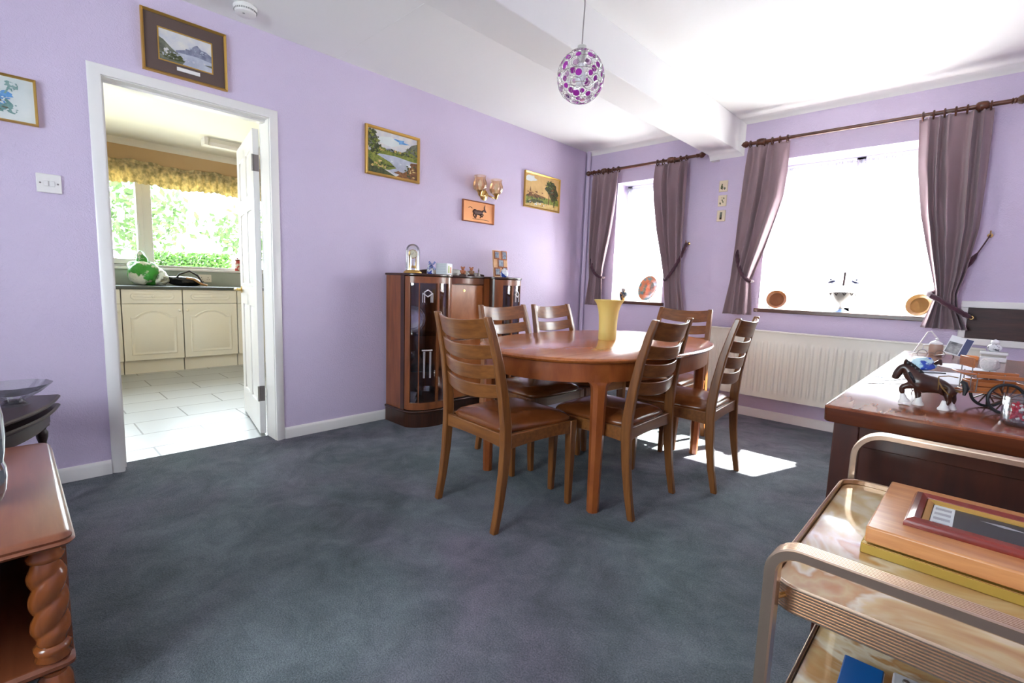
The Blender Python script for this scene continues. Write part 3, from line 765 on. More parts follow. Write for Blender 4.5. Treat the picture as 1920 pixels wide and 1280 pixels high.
    for zz in (0.40, 0.66):
        sh = MB(); sh.prism(outline(-0.03, mir), 'z', zz, zz+0.006); sh.xf(Matrix.Identity(4)); sh.build('glass_shelf', CLEAR, cb)
# middle section
B(0, 0.20, -2.10, -1.68, 0.0, 0.105).build('plinth', DWALNUT, cb)
B(0, 0.225, -2.10, -1.68, 0.103, 0.122).build('base_moulding', DWALNUT, cb, bevel=0.006)
B(0, 0.19, -2.099, -1.681, 0.122, CZ-0.05).build('body', WALNUT, cb)
fl = B(0.19, 0.208, -2.093, -1.687, 0.60, 1.03).build('bureau_flap', BURR, cb, bevel=0.003)
MB().lathe_axis([(0.010, 0), (0.010, 0.003)], (0.208, -1.89, 0.985), (1, 0, 0), 12).lathe_axis([(0.003, 0.003), (0.003, 0.012)], (0.208, -1.89, 0.985), (1, 0, 0), 8).build('keyhole', BRASS, fl)
for z0, z1 in ((0.36, 0.59), (0.13, 0.35)):
    dw = B(0.19, 0.208, -2.093, -1.687, z0, z1).build('drawer', BURR, cb, bevel=0.003)
    MB().lathe_axis([(0.006, 0), (0.005, 0.008), (0.013, 0.016), (0.010, 0.023)], (0.208, -1.89, (z0+z1)/2), (1, 0, 0), 12).build('knob', BLACK, dw)
mb = MB(); pts = [(0, -2.10), (0.21, -2.10)]+[(0.21+0.04*math.sin(PI*i/10), -2.10+0.42*i/10) for i in range(1, 10)]+[(0.21, -1.68), (0, -1.68)]
mb.prism(pts, 'z', 1.035, CZ); mb.build('frieze', WALNUT, cb, bevel=0.004)
p = outline(0.012, False); q = outline(0.012, True)
left = p[:-2]+[(0.297, -2.088)]; right = [(0.297, -1.692)]+q[2:]
mid_ = [(0.225+0.045*math.sin(PI*i/10), -2.088+0.396*i/10) for i in range(11)]
mb = MB(); mb.prism(left+mid_+right, 'z', CZ, CZ+0.016); mb.build('top', DWALNUT, cb, bevel=0.004)
CT = CZ+0.016
ga = [(-2.28, CT), (-1.50, CT)]+[(-1.50-0.78*i/16, CT+0.018+0.036*math.sin(PI*i/16)) for i in range(17)]
mb = MB(); mb.prism(ga, 'x', 0.002, 0.018); mb.build('gallery', DWALNUT, cb, bevel=0.003)

# ornaments on the cabinet (all at x about 0.15)
CX = 0.172
t = thing('anniversary_clock', 'gilt anniversary clock under a glass dome on the left cabinet top', 'clock', (CX, -2.335, CT))
MB().lathe([(0.062, 0), (0.066, 0.004), (0.064, 0.012), (0.055, 0.018), (0.05, 0.024), (0.01, 0.026)], n=32).build('base', GOLD, t)
MB().lathe([(0.050, 0.022), (0.050, 0.16), (0.045, 0.185), (0.032, 0.203), (0.012, 0.212), (0.001, 0.213)], n=32).build('glass_dome', CLEAR, t)
for s in (-1, 1):
    MB().lathe([(0.004, 0.024), (0.004, 0.13), (0.007, 0.14), (0.002, 0.165)], (0, s*0.028, 0), 10).build('pillar', BRASS, t)
dl = MB().lathe_axis([(0.030, 0), (0.031, 0.006), (0.027, 0.008)], (0.0, 0, 0.140), (1, -0.6, 0), 28).build('dial', mat('ivory_dial', (0.86, 0.80, 0.58, 1), 0.4), t)
MB().torus((0.005, -0.003, 0.140), (1, -0.6, 0), 0.030, 0.003, 28).build('dial_rim', BRASS, dl)
hm = MB(); n_ = Vector((1, -0.6, 0)).normalized(); s_ = Vector((0.6, 1, 0)).normalized(); c_ = Vector((0, 0, 0.140))+n_*0.0088
for an, ln in ((0.2, 0.014), (-1.7, 0.020)):
    d_ = s_*math.sin(an)+Vector((0, 0, 1))*math.cos(an); hm.tube([c_, c_+d_*ln], 0.0010, 6)
for k in range(12):
    d_ = s_*math.sin(k*PI/6)+Vector((0, 0, 1))*math.cos(k*PI/6); hm.tube([c_+d_*0.021, c_+d_*0.0255], 0.0011, 5)
hm.build('hands', BLACK, dl)
pm = MB().lathe([(0.001, 0.095), (0.002, 0.055)], n=8)
for k in range(4): pm.ell((0.015*math.cos(k*PI/2+.5), 0.015*math.sin(k*PI/2+.5), 0.048), (0.008, 0.008, 0.010), 10, 8)
pm.build('pendulum', GOLD, t)
t = thing('windmill_ornament', 'blue and white pottery windmill on the cabinet top', 'ornament', (CX-0.02, -2.165, CT))
MB().lathe([(0.026, 0), (0.022, 0.04), (0.017, 0.062), (0.013, 0.078), (0.002, 0.086)], n=8).build('tower', mat('delft_pattern', (0.80, 0.82, 0.86, 1), 0.15, col2=(0.03, 0.06, 0.34, 1), vscale=45, lo=0.5, hi=0.54), t)
mb = MB()
for k in range(4):
    an = PI/4+k*PI/2; mb.loft([rr for rr in ([[(0.025+a_, (u*math.sin(an)+b_*math.cos(an)), 0.066+u*math.cos(an)-b_*math.sin(an)) for a_, b_ in ((-.0015, -w_), (.0015, -w_), (.0015, w_), (-.0015, w_))] for u, w_ in ((0, 0.002), (0.012, 0.002), (0.013, 0.006), (0.040, 0.007))])])
mb.lathe_axis([(0.004, 0), (0.003, 0.016)], (0.012, 0, 0.066), (1, 0, 0), 8)
mb.build('sails', BLUE, t)
t = thing('desk_calendar', 'white printed box with a coloured picture side on the cabinet top', 'box', (CX, -2.045, CT), R(28))
B(-0.045, 0.045, -0.055, 0.055, 0, 0.088).build('body', mat('pale_card', (0.70, 0.73, 0.74, 1), 0.5), t, bevel=0.003)
mb = MB()
for k in range(6): mb.box(-0.038, 0.038, -0.0560, -0.0550, 0.014+k*0.012, 0.0165+k*0.012)
mb.build('printed_lines', mat('grey_print', (0.48, 0.52, 0.55, 1), 0.6), t)
mb = MB().box(0.0450, 0.0456, -0.04, 0.04, 0.01, 0.078, 0).box(0.0456, 0.0461, -0.03, -0.005, 0.015, 0.07, 1).box(0.0456, 0.0461, 0.006, 0.03, 0.015, 0.06, 2)
mb.build('picture_side', [WHITE, mat('print_green', (0.35, 0.45, 0.12, 1), 0.5), mat('print_orange', (0.70, 0.25, 0.08, 1), 0.5)], t)
def bear(label, y, c1, c2):
    t = thing('seated_figurine', label, 'figurine', (CX+0.02, y, CT), R(-30), group='small seated figurines on the cabinet')
    MB().box(-0.022, 0.022, -0.026, 0.026, 0, 0.012).build('base', DWALNUT, t, bevel=0.003)
    mb = MB().ell((0, 0, 0.030), (0.016, 0.019, 0.019), 14, 10)
    for s in (-1, 1):
        mb.ell((0.016, s*0.011, 0.019), (0.014, 0.007, 0.007), 10, 8); mb.ell((0.010, s*0.018, 0.033), (0.007, 0.006, 0.011), 10, 8)
    mb.build('body', c1, t)
    mb = MB().ell((0.003, 0, 0.056), (0.013, 0.014, 0.013), 14, 10).ell((0.014, 0, 0.053), (0.006, 0.006, 0.005), 10, 6)
    for s in (-1, 1): mb.ell((0.0, s*0.012, 0.068), (0.004, 0.006, 0.006), 8, 6)
    mb.build('head', c2, t)
BR1 = mat('figurine_brown', srgb(176, 104, 66), 0.4); BR2 = mat('figurine_tan', srgb(150, 112, 84), 0.4)
bear('little brown seated figurine, left of the pair on the cabinet', -1.875, BR1, BR1)
bear('little grey brown seated figurine beside the small bell', -1.785, BR2, BR1)
t = thing('hand_bell', 'small pewter hand bell at the right of the figurines', 'bell', (CX+0.02, -1.705, CT))
MB().lathe([(0.017, 0), (0.014, 0.006), (0.011, 0.022), (0.006, 0.03)], n=16).build('bell_body', STEEL, t)
MB().lathe([(0.006, 0.029), (0.003, 0.034), (0.006, 0.042), (0.007, 0.05), (0.003, 0.056), (0.004, 0.062), (0.001, 0.066)], n=12).build('handle', STEEL, t)
t = thing('photo_frame', 'wooden multi photo frame standing on the right cabinet top', 'frame', (0.115, -1.372, CT), R(0))
tl = R(-6)
B(-0.006, 0.006, -0.085, 0.085, 0, 0.235).xf(Matrix.Rotation(tl, 4, 'Y')).build('board', BEECH, t, bevel=0.002)
PHB = mat('photo_dark', (0.10, 0.13, 0.18, 1), 0.3, col2=(0.40, 0.42, 0.46, 1), vscale=40)
for yy, zz, w_, h_ in ((-0.045, 0.195, 0.045, 0.05), (0.045, 0.195, 0.045, 0.06), (0.0, 0.125, 0.055, 0.055), (-0.045, 0.05, 0.05, 0.05), (0.045, 0.055, 0.045, 0.06)):
    f_ = B(0.006, 0.011, yy-w_/2-0.010, yy+w_/2+0.010, zz-h_/2-0.010, zz+h_/2+0.010).xf(Matrix.Rotation(tl, 4, 'Y')).build('small_frame', PINE, t, bevel=0.002)
    B(0.0111, 0.0116, yy-w_/2, yy+w_/2, zz-h_/2, zz+h_/2).xf(Matrix.Rotation(tl, 4, 'Y')).build('photo', PHB, f_)
t = thing('lidded_jar', 'blue and white china jar in front of the wooden photo frame', 'jar', (0.19, -1.405, CT))
MB().lathe([(0.024, 0), (0.026, 0.004), (0.034, 0.018), (0.036, 0.036), (0.030, 0.05), (0.026, 0.054)], n=24).build('body', mat('willow_pattern', (0.80, 0.82, 0.86, 1), 0.15, col2=(0.03, 0.08, 0.40, 1), vscale=38, lo=0.52, hi=0.56), t)
MB().lathe([(0.028, 0.054), (0.028, 0.06), (0.020, 0.070), (0.006, 0.074), (0.006, 0.080)], n=24).build('lid', PORC, t)

# china and glass inside the left tower
def in_cab(z): return 0.022+0.0, z
t = thing('glass_plate', 'large cut glass plate standing in the left cabinet tower', 'plate', (0.15, -2.325, 0.666))
mb = MB().lathe_axis([(0.02, -0.004), (0.085, 0.0), (0.10, 0.010), (0.10, 0.013), (0.085, 0.004), (0.02, 0.0)], (0, 0, 0.10), (1, -0.55, 0.18), 36)
CUT = glass('cut_glass', (0.80, 0.84, 0.86, 1), 0.5, 0.18)
mb.build('dish', CUT, t)
mb = MB().torus((0.004, -0.002, 0.10), (1, -0.55, 0.18), 0.07, 0.003, 36).torus((0.008, -0.005, 0.10), (1, -0.55, 0.18), 0.098, 0.003, 36).build('rim_bands', CUT, t)
def wine(label, x, y, z, h=0.13):
    one(MB().lathe([(0.026, 0), (0.004, 0.006), (0.004, h*0.42), (0.020, h*0.55), (0.028, h*0.75), (0.026, h), (0.024, h), (0.025, h*0.75), (0.004, h*0.46)], n=18), 'wine_glass', CUT, label, 'glass', (x, y, z), group='wine glasses in the cabinet')
wine('wine glass at the back of the cabinet middle shelf', 0.10, -2.38, 0.406)
wine('wine glass at the front of the cabinet middle shelf', 0.20, -2.36, 0.406)
wine('wine glass on the right of the cabinet middle shelf', 0.18, -2.24, 0.406)
t = thing('cut_glass_bowl', 'cut glass bowl on the floor of the left cabinet tower', 'bowl', (0.20, -2.215, 0.135))
MB().lathe([(0.035, 0), (0.05, 0.01), (0.085, 0.06), (0.095, 0.10), (0.090, 0.10), (0.078, 0.06), (0.03, 0.014)], n=24).build('bowl', CUT, t)
def cup(label, z):
    t = thing('tea_cup', label, 'cup', (0.21, -2.365, z), R(-60), group='stacked tea cups')
    MB().lathe([(0.020, 0), (0.030, 0.012), (0.040, 0.038), (0.042, 0.05), (0.039, 0.05), (0.028, 0.014)], n=24).build('bowl', PORC, t)
    MB().tube([(0.036, 0, 0.042), (0.056, 0, 0.042), (0.060, 0, 0.028), (0.050, 0, 0.015), (0.032, 0, 0.016)], 0.003, 8).build('handle', PORC, t)
cup('white tea cup at the bottom of the stack in the cabinet', 0.135); cup('white tea cup on top of the stack in the cabinet', 0.175)
one(MB().lathe([(0.03, 0), (0.045, 0.012), (0.06, 0.04), (0.057, 0.04), (0.03, 0.008)], n=24), 'glass_dish', CUT, 'shallow glass dish on the left cabinet top shelf', 'dish', (0.17, -2.30, 0.876 if False else 0.666+0.21), group=None) if False else None
for y_, lb in ((-1.60, 'tumbler on the left of the right tower shelf'), (-1.52, 'tumbler in the middle of the right tower shelf'), (-1.45, 'tumbler on the right of the right tower shelf')):
    one(MB().lathe([(0.028, 0), (0.033, 0.13), (0.031, 0.13), (0.026, 0.008)], n=18), 'tumbler', CUT, lb, 'glass', (0.23, y_, 0.666), group='tumblers in the right cabinet tower')
# ------------------------------------------------------------------ left wall: pictures, switch, lamp, detector
def pmat(name, c1, c2, s=30): return MATS.get(name) or mat(name, srgb(*c1), 0.6, col2=srgb(*c2), vscale=s)
SKYP = pmat('paint_sky', (196, 196, 204), (222, 216, 206), 14); MTN = pmat('paint_mountain', (110, 112, 134), (150, 152, 170)); LAKE = pmat('paint_lake', (168, 172, 188), (196, 198, 208), 18)
HILL = pmat('paint_hill', (84, 86, 74), (128, 128, 110)); GRN = pmat('paint_green', (96, 112, 40), (150, 152, 62), 40); DGRN = pmat('paint_dark_green', (52, 60, 30), (84, 88, 44), 50)
BRN = pmat('paint_brown', (96, 62, 34), (150, 100, 54), 40); YEL = pmat('paint_straw', (196, 160, 84), (214, 186, 120), 30); WARM = pmat('paint_warm_sky', (222, 184, 120), (206, 166, 104), 12)
BLU = pmat('paint_blue_flower', (70, 130, 190), (120, 170, 214), 30); PALE = pmat('paint_pale', (206, 214, 212), (220, 224, 220), 8); TEALP = pmat('paint_leaf', (96, 140, 136), (140, 170, 164), 30)
DARKP = pmat('paint_black', (30, 24, 24), (60, 44, 40), 40)
MOUNT = mat('brown_mount', srgb(92, 74, 68), 0.7)
def picture(label, y0, y1, z0, z1, fw, fm, polys, mount=0, mountm=None, fd=0.022, cat='picture', name='framed_picture', extra=None, inner=None):
    t = thing(name, label, cat, (0.0005, (y0+y1)/2, z0)); W_, H_ = y1-y0, z1-z0; hw = W_/2
    prof = [(0, 0), (0, fd*0.8), (fw*0.25, fd), (fw*0.6, fd*0.85), (fw, fd*0.55), (fw, 0)]
    rr = []
    for sy, sz in ((-1, 0), (1, 0), (1, 1), (-1, 1), (-1, 0)):
        cy, cz = sy*hw, sz*H_; iy, iz = -sy, (1 if sz == 0 else -1)
        rr.append([(d, cy+iy*o, cz+iz*o) for o, d in prof])
    MB().loft(rr, caps=False).build('frame', fm, t)
    x = fd*0.35
    MB().box(0, x, -hw+fw*0.5, hw-fw*0.5, fw*0.5, H_-fw*0.5).build('backing', mountm or PALE, t)
    a = fw+mount; iw, ih = W_-2*a, H_-2*a
    if mount:
        mb = MB(); m2 = 0.006; q = x+0.002
        for u0, u1, v0, v1 in ((-hw+a-m2, -hw+a, a-m2, H_-a+m2), (hw-a, hw-a+m2, a-m2, H_-a+m2), (-hw+a, hw-a, a-m2, a), (-hw+a, hw-a, H_-a, H_-a+m2)): mb.box(x, q, u0, u1, v0, v1)
        mb.build('inner_slip', GOLD, t)
    mb = MB(); ms = []
    for k, (m_, poly) in enumerate(polys):
        if m_ not in ms: ms.append(m_)
        d = x+0.0006+0.00006*k
        mb.add([(d, -hw+a+u*iw, a+v*ih) for u, v in poly], [tuple(range(len(poly)))], ms.index(m_))
    mb.build('image', ms, t)
    if extra: extra(t, hw, H_, x)
    return t
FULL = [(0, 0), (1, 0), (1, 1), (0, 1)]
def blob(cx, cy, rx, ry, n=14, seed=1, j=0.25):
    r = random.Random(seed); return [(min(1, max(0, cx+rx*(1+r.uniform(-j, j))*math.cos(2*PI*i/n))), min(1, max(0, cy+ry*(1+r.uniform(-j, j))*math.sin(2*PI*i/n)))) for i in range(n)]
def foliage(cx, cy, rx, ry, n, seed, ms):
    r = random.Random(seed); out = []
    for i in range(n):
        a, q = r.uniform(0, 2*PI), r.uniform(0, 1)**0.5
        out.append((ms[i % len(ms)], blob(min(0.97, max(0.03, cx+rx*q*math.cos(a))), min(0.97, max(0.03, cy+ry*q*math.sin(a))), r.uniform(0.012, 0.034), r.uniform(0.012, 0.034), 7, seed*100+i, 0.5)))
    return out
def plate_(t, hw, H_, x): B(x, x+0.003, -0.045, 0.06, 0.038, 0.056).build('title_plate', WHITE, t)
picture('gilt framed misty lake print in a brown mount above the kitchen doorway', -3.853, -3.469, 2.066, 2.363, 0.012, GOLD,
        [(SKYP, FULL), (MTN, [(0.30, 0.42), (0.55, 0.56), (0.66, 0.74), (0.72, 0.80), (0.80, 0.68), (0.9, 0.66), (1, 0.56), (1, 0.3), (0.3, 0.3)]), (LAKE, [(0, 0), (1, 0), (1, 0.34), (0.7, 0.40), (0.3, 0.36), (0, 0.3)]),
         (HILL, [(0, 0), (0.42, 0.0), (0.48, 0.14), (0.36, 0.30), (0.22, 0.46), (0.08, 0.66), (0, 0.72)]), (DGRN, [(0.05, 0.1), (0.30, 0.06), (0.46, 0.10), (0.42, 0.24), (0.33, 0.36), (0.2, 0.25)]), (SKYP, blob(0.13, 0.32, 0.05, 0.10)), (HILL, [(0.85, 0.20), (1, 0.16), (1, 0.24)])]+foliage(0.20, 0.22, 0.20, 0.14, 40, 25, (HILL, DGRN, LAKE))+foliage(0.70, 0.55, 0.2, 0.10, 24, 26, (MTN, LAKE))+foliage(0.6, 0.2, 0.3, 0.06, 14, 27, (LAKE, SKYP)), 0.062, MOUNT, extra=plate_)
picture('narrow gilt framed blue flower print at the left edge', -4.50, -4.250, 1.684, 1.884, 0.010, GOLD,
        [(PALE, FULL), (TEALP, blob(0.58, 0.30, 0.16, 0.16, 16, 3, .5)), (TEALP, blob(0.70, 0.78, 0.08, 0.08, 12, 5, .5)), (BLU, blob(0.42, 0.40, 0.14, 0.12, 12, 6, .4)), (BLU, blob(0.60, 0.58, 0.11, 0.09, 12, 7, .4)), (BLU, blob(0.52, 0.50, 0.08, 0.07, 12, 8, .4)), (TEALP, [(0.62, 0.60), (0.72, 0.88), (0.69, 0.88), (0.59, 0.6)])]+foliage(0.58, 0.28, 0.2, 0.14, 40, 35, (TEALP, HILL, PALE))+foliage(0.70, 0.78, 0.10, 0.10, 18, 36, (TEALP, PALE))+foliage(0.50, 0.48, 0.18, 0.14, 26, 37, (BLU, PALE, BLU)))
picture('gilt framed river landscape painting left of the wall lamp', -2.620, -2.172, 1.779, 2.111, 0.020, GOLD,
        [(SKYP, FULL), (BLU, blob(0.62, 0.84, 0.16, 0.06, 12, 2, .4)), (PALE, blob(0.4, 0.80, 0.25, 0.10, 14, 4, .3)), (MTN, [(0.2, 0.56), (0.45, 0.64), (0.7, 0.58), (0.7, 0.5), (0.2, 0.5)]), (HILL, [(0.60, 0.56), (0.75, 0.66), (0.88, 0.84), (1, 0.90), (1, 0.5), (0.6, 0.5)]), (GRN, [(0.1, 0.50), (0.3, 0.60), (0.5, 0.56), (0.7, 0.62), (1, 0.64), (1, 0.44), (0.1, 0.42)]), (LAKE, [(0.15, 0.46), (0.55, 0.48), (1, 0.42), (1, 0.12), (0.5, 0.05), (0.2, 0.3)]),
         (GRN, [(0, 0.5), (0.2, 0.42), (0.42, 0.32), (0.56, 0.2), (0.4, 0.12), (0, 0.1)]), (DGRN, [(0, 0), (0.55, 0), (0.35, 0.10), (0.15, 0.2), (0, 0.34)]), (BRN, [(0.55, 0.0), (1, 0), (1, 0.42), (0.86, 0.40), (0.8, 0.2)]), (DGRN, blob(0.08, 0.78, 0.12, 0.20, 16, 9, .5)), (DGRN, blob(0.16, 0.58, 0.10, 0.12, 16, 10, .5)), (BRN, blob(0.62, 0.10, 0.09, 0.04, 10, 3, .3))]+foliage(0.07, 0.76, 0.13, 0.22, 46, 5, (DGRN, GRN, HILL))+foliage(0.14, 0.54, 0.14, 0.10, 20, 6, (DGRN, GRN))+foliage(0.45, 0.57, 0.30, 0.05, 34, 7, (GRN, YEL, DGRN))+foliage(0.86, 0.62, 0.14, 0.12, 30, 8, (GRN, HILL, DGRN))+foliage(0.25, 0.20, 0.24, 0.09, 30, 9, (GRN, DGRN, YEL))+foliage(0.86, 0.18, 0.14, 0.16, 26, 10, (BRN, YEL, DGRN))+foliage(0.62, 0.30, 0.2, 0.05, 10, 11, (LAKE, PALE)))
picture('gilt framed golden landscape with tall trees near the small window', -0.992, -0.470, 1.776, 2.105, 0.016, GOLD,
        [(WARM, FULL), (PALE, blob(0.15, 0.85, 0.15, 0.1, 12, 2, .3)), (BRN, [(0, 0.30), (0.2, 0.45), (0.35, 0.40), (0.6, 0.36), (0.6, 0.2), (0, 0.2)]), (GRN, [(0, 0.30), (0.3, 0.28), (0.6, 0.34), (1, 0.34), (1, 0.1), (0, 0.05)]), (YEL, [(0.1, 0.2), (0.4, 0.22), (0.62, 0.12), (0.5, 0), (0.05, 0)]), (DGRN, [(0, 0.12), (0.25, 0.24), (0.5, 0.24), (0.55, 0.18), (0.1, 0.08)]), (YEL, [(0.5, 0), (1, 0), (1, 0.16), (0.6, 0.16)]), (DGRN, blob(0.72, 0.70, 0.14, 0.22, 18, 5, .35)), (DGRN, blob(0.86, 0.52, 0.12, 0.26, 18, 6, .35)), (BRN, [(0.69, 0.5), (0.72, 0.5), (0.71, 0.14), (0.68, 0.14)]), (DARKP, [(0.86, 0.3), (0.88, 0.3), (0.88, 0.10), (0.85, 0.10)]), (BRN, [(0.1, 0.38), (0.14, 0.62), (0.17, 0.38)])]+foliage(0.72, 0.72, 0.13, 0.20, 34, 15, (DGRN, HILL, GRN))+foliage(0.85, 0.50, 0.12, 0.25, 34, 16, (DGRN, BRN, DARKP))+foliage(0.3, 0.28, 0.3, 0.06, 26, 17, (GRN, DGRN, BRN))+foliage(0.3, 0.44, 0.26, 0.06, 14, 18, (BRN, WARM))+foliage(0.4, 0.1, 0.35, 0.05, 20, 19, (YEL, PALE, BRN)))
COPPER = mat('copper_sheet', (0.70, 0.32, 0.14, 1), 0.38, 0.7, bscale=20, bstr=0.1)
t = picture('copper plaque of a leaping antelope under the wall lamp', -1.736, -1.380, 1.560, 1.736, 0.008, mat('copper_edge', (0.42, 0.16, 0.07, 1), 0.4, 0.6), [(COPPER, FULL)], cat='plaque', name='relief_plaque')
def antelope():
    mb = MB(); k = 0.075
    def P(u, v): return (0.012, -0.178+0.008+u*0.34, 0.008+v*0.16)
    mb.ell(P(0.50, 0.48), (0.007, 0.050, 0.020), 16, 8); mb.ell(P(0.38, 0.50), (0.006, 0.026, 0.021), 12, 8)
    mb.tube([P(0.60, 0.52), P(0.66, 0.60), P(0.70, 0.62), P(0.75, 0.56)], [0.010, 0.008, 0.009, 0.005], 8)
    for a in (0.69, 0.71): mb.tube([P(a, 0.66), P(a-0.01, 0.78), P(a+0.01, 0.92)], [0.003, 0.0025, 0.001], 6)
    for q in ([(0.36, 0.42), (0.33, 0.30), (0.37, 0.20)], [(0.40, 0.42), (0.42, 0.28), (0.39, 0.16)], [(0.58, 0.42), (0.66, 0.40), (0.62, 0.28)], [(0.55, 0.40), (0.60, 0.30), (0.56, 0.22)]):
        mb.tube([P(*p_) for p_ in q], [0.009, 0.005, 0.004], 8)
    mb.tube([P(0.33, 0.54), P(0.30, 0.46)], [0.004, 0.002], 6)
    for q in ([(0.16, 0.66), (0.22, 0.72), (0.28, 0.66)], [(0.3, 0.12), (0.6, 0.14), (0.86, 0.12)]): mb.tube([P(*p_) for p_ in q], 0.002, 6)
    return mb
antelope().build('antelope_relief', mat('dark_copper', (0.10, 0.05, 0.04, 1), 0.4, 0.5), t)
t = thing('light_switch', 'white double light switch left of the kitchen doorway', 'switch', (0.0005, -4.231, 1.397))
B(0, 0.009, -0.043, 0.043, 0, 0.085).build('plate', WHITE, t, bevel=0.003)
for s in (-1, 1):
    B(0.009, 0.013, s*0.011-0.0085, s*0.011+0.0085, 0.029, 0.054).xf(Matrix.Rotation(0, 4, 'X')).build('rocker', WHITE, t, bevel=0.002)
    MB().lathe_axis([(0.004, 0), (0.004, 0.0012)], (0.009, s*0.030, 0.0425), (1, 0, 0), 10).build('screw', STEEL, t)
t = thing('wall_lamp', 'brass twin wall lamp with amber tulip glass shades', 'lamp', (0.0, -1.50, 1.80))
mb = MB().lathe_axis([(0.045, 0.0005), (0.045, 0.010), (0.030, 0.018), (0.014, 0.024), (0.012, 0.05)], (0, 0, 0), (1, 0, 0), 24); mb.build('wall_plate', BRASS, t)
for s in (-1, 1):
    am = MB().tube([(0.04, 0, 0), (0.055, s*0.03, -0.012), (0.06, s*0.065, -0.022), (0.06, s*0.092, -0.014), (0.06, s*0.095, 0.01)], 0.006, 10).build('arm', BRASS, t)
    MB().lathe([(0.004, -0.03), (0.014, -0.018), (0.018, 0.0), (0.026, 0.012), (0.024, 0.02)], (0.06, s*0.095, 0.0), 18).build('cup', BRASS, am)
    mb = MB(); rr = []
    for r_, z_ in ((0.024, 0.012), (0.048, 0.028), (0.058, 0.055), (0.056, 0.08), (0.046, 0.105), (0.043, 0.118), (0.049, 0.138)):
        rr.append([(0.06+(r_+0.0025*math.cos(10*a))*math.cos(a), s*0.095+(r_+0.0025*math.cos(10*a))*math.sin(a), z_) for a in [2*PI*j/60 for j in range(60)]])
    mb.loft(rr, caps=False); mb.build('glass_shade', AMBER, t, angle=60)
    MB().lathe([(0.010, 0.015), (0.010, 0.04), (0.017, 0.06), (0.017, 0.085), (0.006, 0.105), (0.001, 0.108)], (0.06, s*0.095, 0), 14).build('bulb', PORC, t)
t = thing('smoke_detector', 'round white smoke detector on the ceiling above the landscape print', 'smoke detector', (0.195, -3.425, H))
MB().lathe([(0.055, 0), (0.058, -0.006), (0.056, -0.016), (0.050, -0.022)], n=36).build('base', WHITE, t)
mb = MB().lathe([(0.052, -0.020), (0.050, -0.036), (0.040, -0.043), (0.001, -0.044)], n=36); mb.build('cover', WHITE, t)
mb = MB()
for k in range(30): a = 2*PI*k/30; mb.cbox((0.0535*math.cos(a), 0.0535*math.sin(a), -0.024), (0.004, 0.004, 0.006))
mb.lathe([(0.006, -0.0445), (0.006, -0.046)], (0.02, -0.015, 0), 10)
mb.build('vent_slots', mat('grey_plastic', (0.35, 0.34, 0.32, 1), 0.5), t)

# ------------------------------------------------------------------ pendant lamp
PX, PY, PZ = 1.752, -2.520, 1.998
t = thing('pendant_lamp', 'egg shaped wire pendant lamp with purple glass discs', 'lamp', (PX, PY, PZ))
MB().lathe([(0.045, H-PZ), (0.045, H-PZ-0.012), (0.02, H-PZ-0.03), (0.004, H-PZ-0.034)], n=24).build('ceiling_rose', WHITE, t)
MB().tube([(0, 0, H-PZ-0.03), (0.004, 0.002, 0.3), (0.001, 0, 0.2), (0, 0, 0.13)], 0.003, 8).build('cord', mat('grey_flex', (0.30, 0.27, 0.26, 1), 0.5), t)
MB().lathe([(0.012, 0.135), (0.020, 0.13), (0.020, 0.06), (0.016, 0.055)], n=18).build('lamp_holder', mat('satin_nickel', (0.55, 0.55, 0.52, 1), 0.35, 0.8), t)
MB().lathe([(0.012, 0.056), (0.014, 0.03), (0.024, 0.0), (0.024, -0.018), (0.014, -0.036), (0.001, -0.042)], n=18).build('bulb', PORC, t)
EA, EB = 0.104, 0.112
rings_ = []; n_rows = 8
for i in range(n_rows):
    th = PI*(i+0.6)/(n_rows+0.2); zz = EB*math.cos(th); rr_ = EA*math.sin(th)*(1+0.03*math.cos(th)*-1)
    cnt = max(3, round(2*PI*rr_/0.052))
    for k in range(cnt):
        a = 2*PI*(k+0.5*(i % 2))/cnt+0.4*i
        rings_.append((Vector((rr_*math.cos(a), rr_*math.sin(a), zz))))
wire = MB(); AMETH = mat('purple_glass', (0.36, 0.03, 0.34, 1), 0.12); PINKG = glass('pink_glass', (0.9, 0.72, 0.9, 1), 0.15)
rnd = random.Random(4); discs = []
for p_ in rings_:
    nrm = Vector((p_.x/EA**2, p_.y/EA**2, p_.z/EB**2)).normalized()
    r_ = rnd.uniform(0.019, 0.026)
    wire.torus(p_, nrm, r_, 0.0012, 18, 6)
    discs.append((p_, nrm, r_*rnd.uniform(0.5, 0.66), rnd.random()))
for k in range(3):
    zz = (0.055, 0, -0.055)[k]; rr_ = EA*math.sqrt(1-(zz/EB)**2); wire.torus((0, 0, zz), (0, 0, 1), rr_, 0.0012, 40, 5)
wire.torus((0, 0, EB*0.97), (0, 0, 1), 0.022, 0.002, 20, 6)
wire.build('wire_shade', mat('silver_wire', (0.62, 0.62, 0.60, 1), 0.25, 0.9), t)
for p_, nrm, r_, q in discs:
    if q > 0.8: continue
    MB().lathe_axis([(r_*0.8, -0.0025), (r_, 0.0), (r_*0.8, 0.0025)], p_, nrm, 14).build('glass_disc', AMETH if q < 0.5 else PINKG, t)

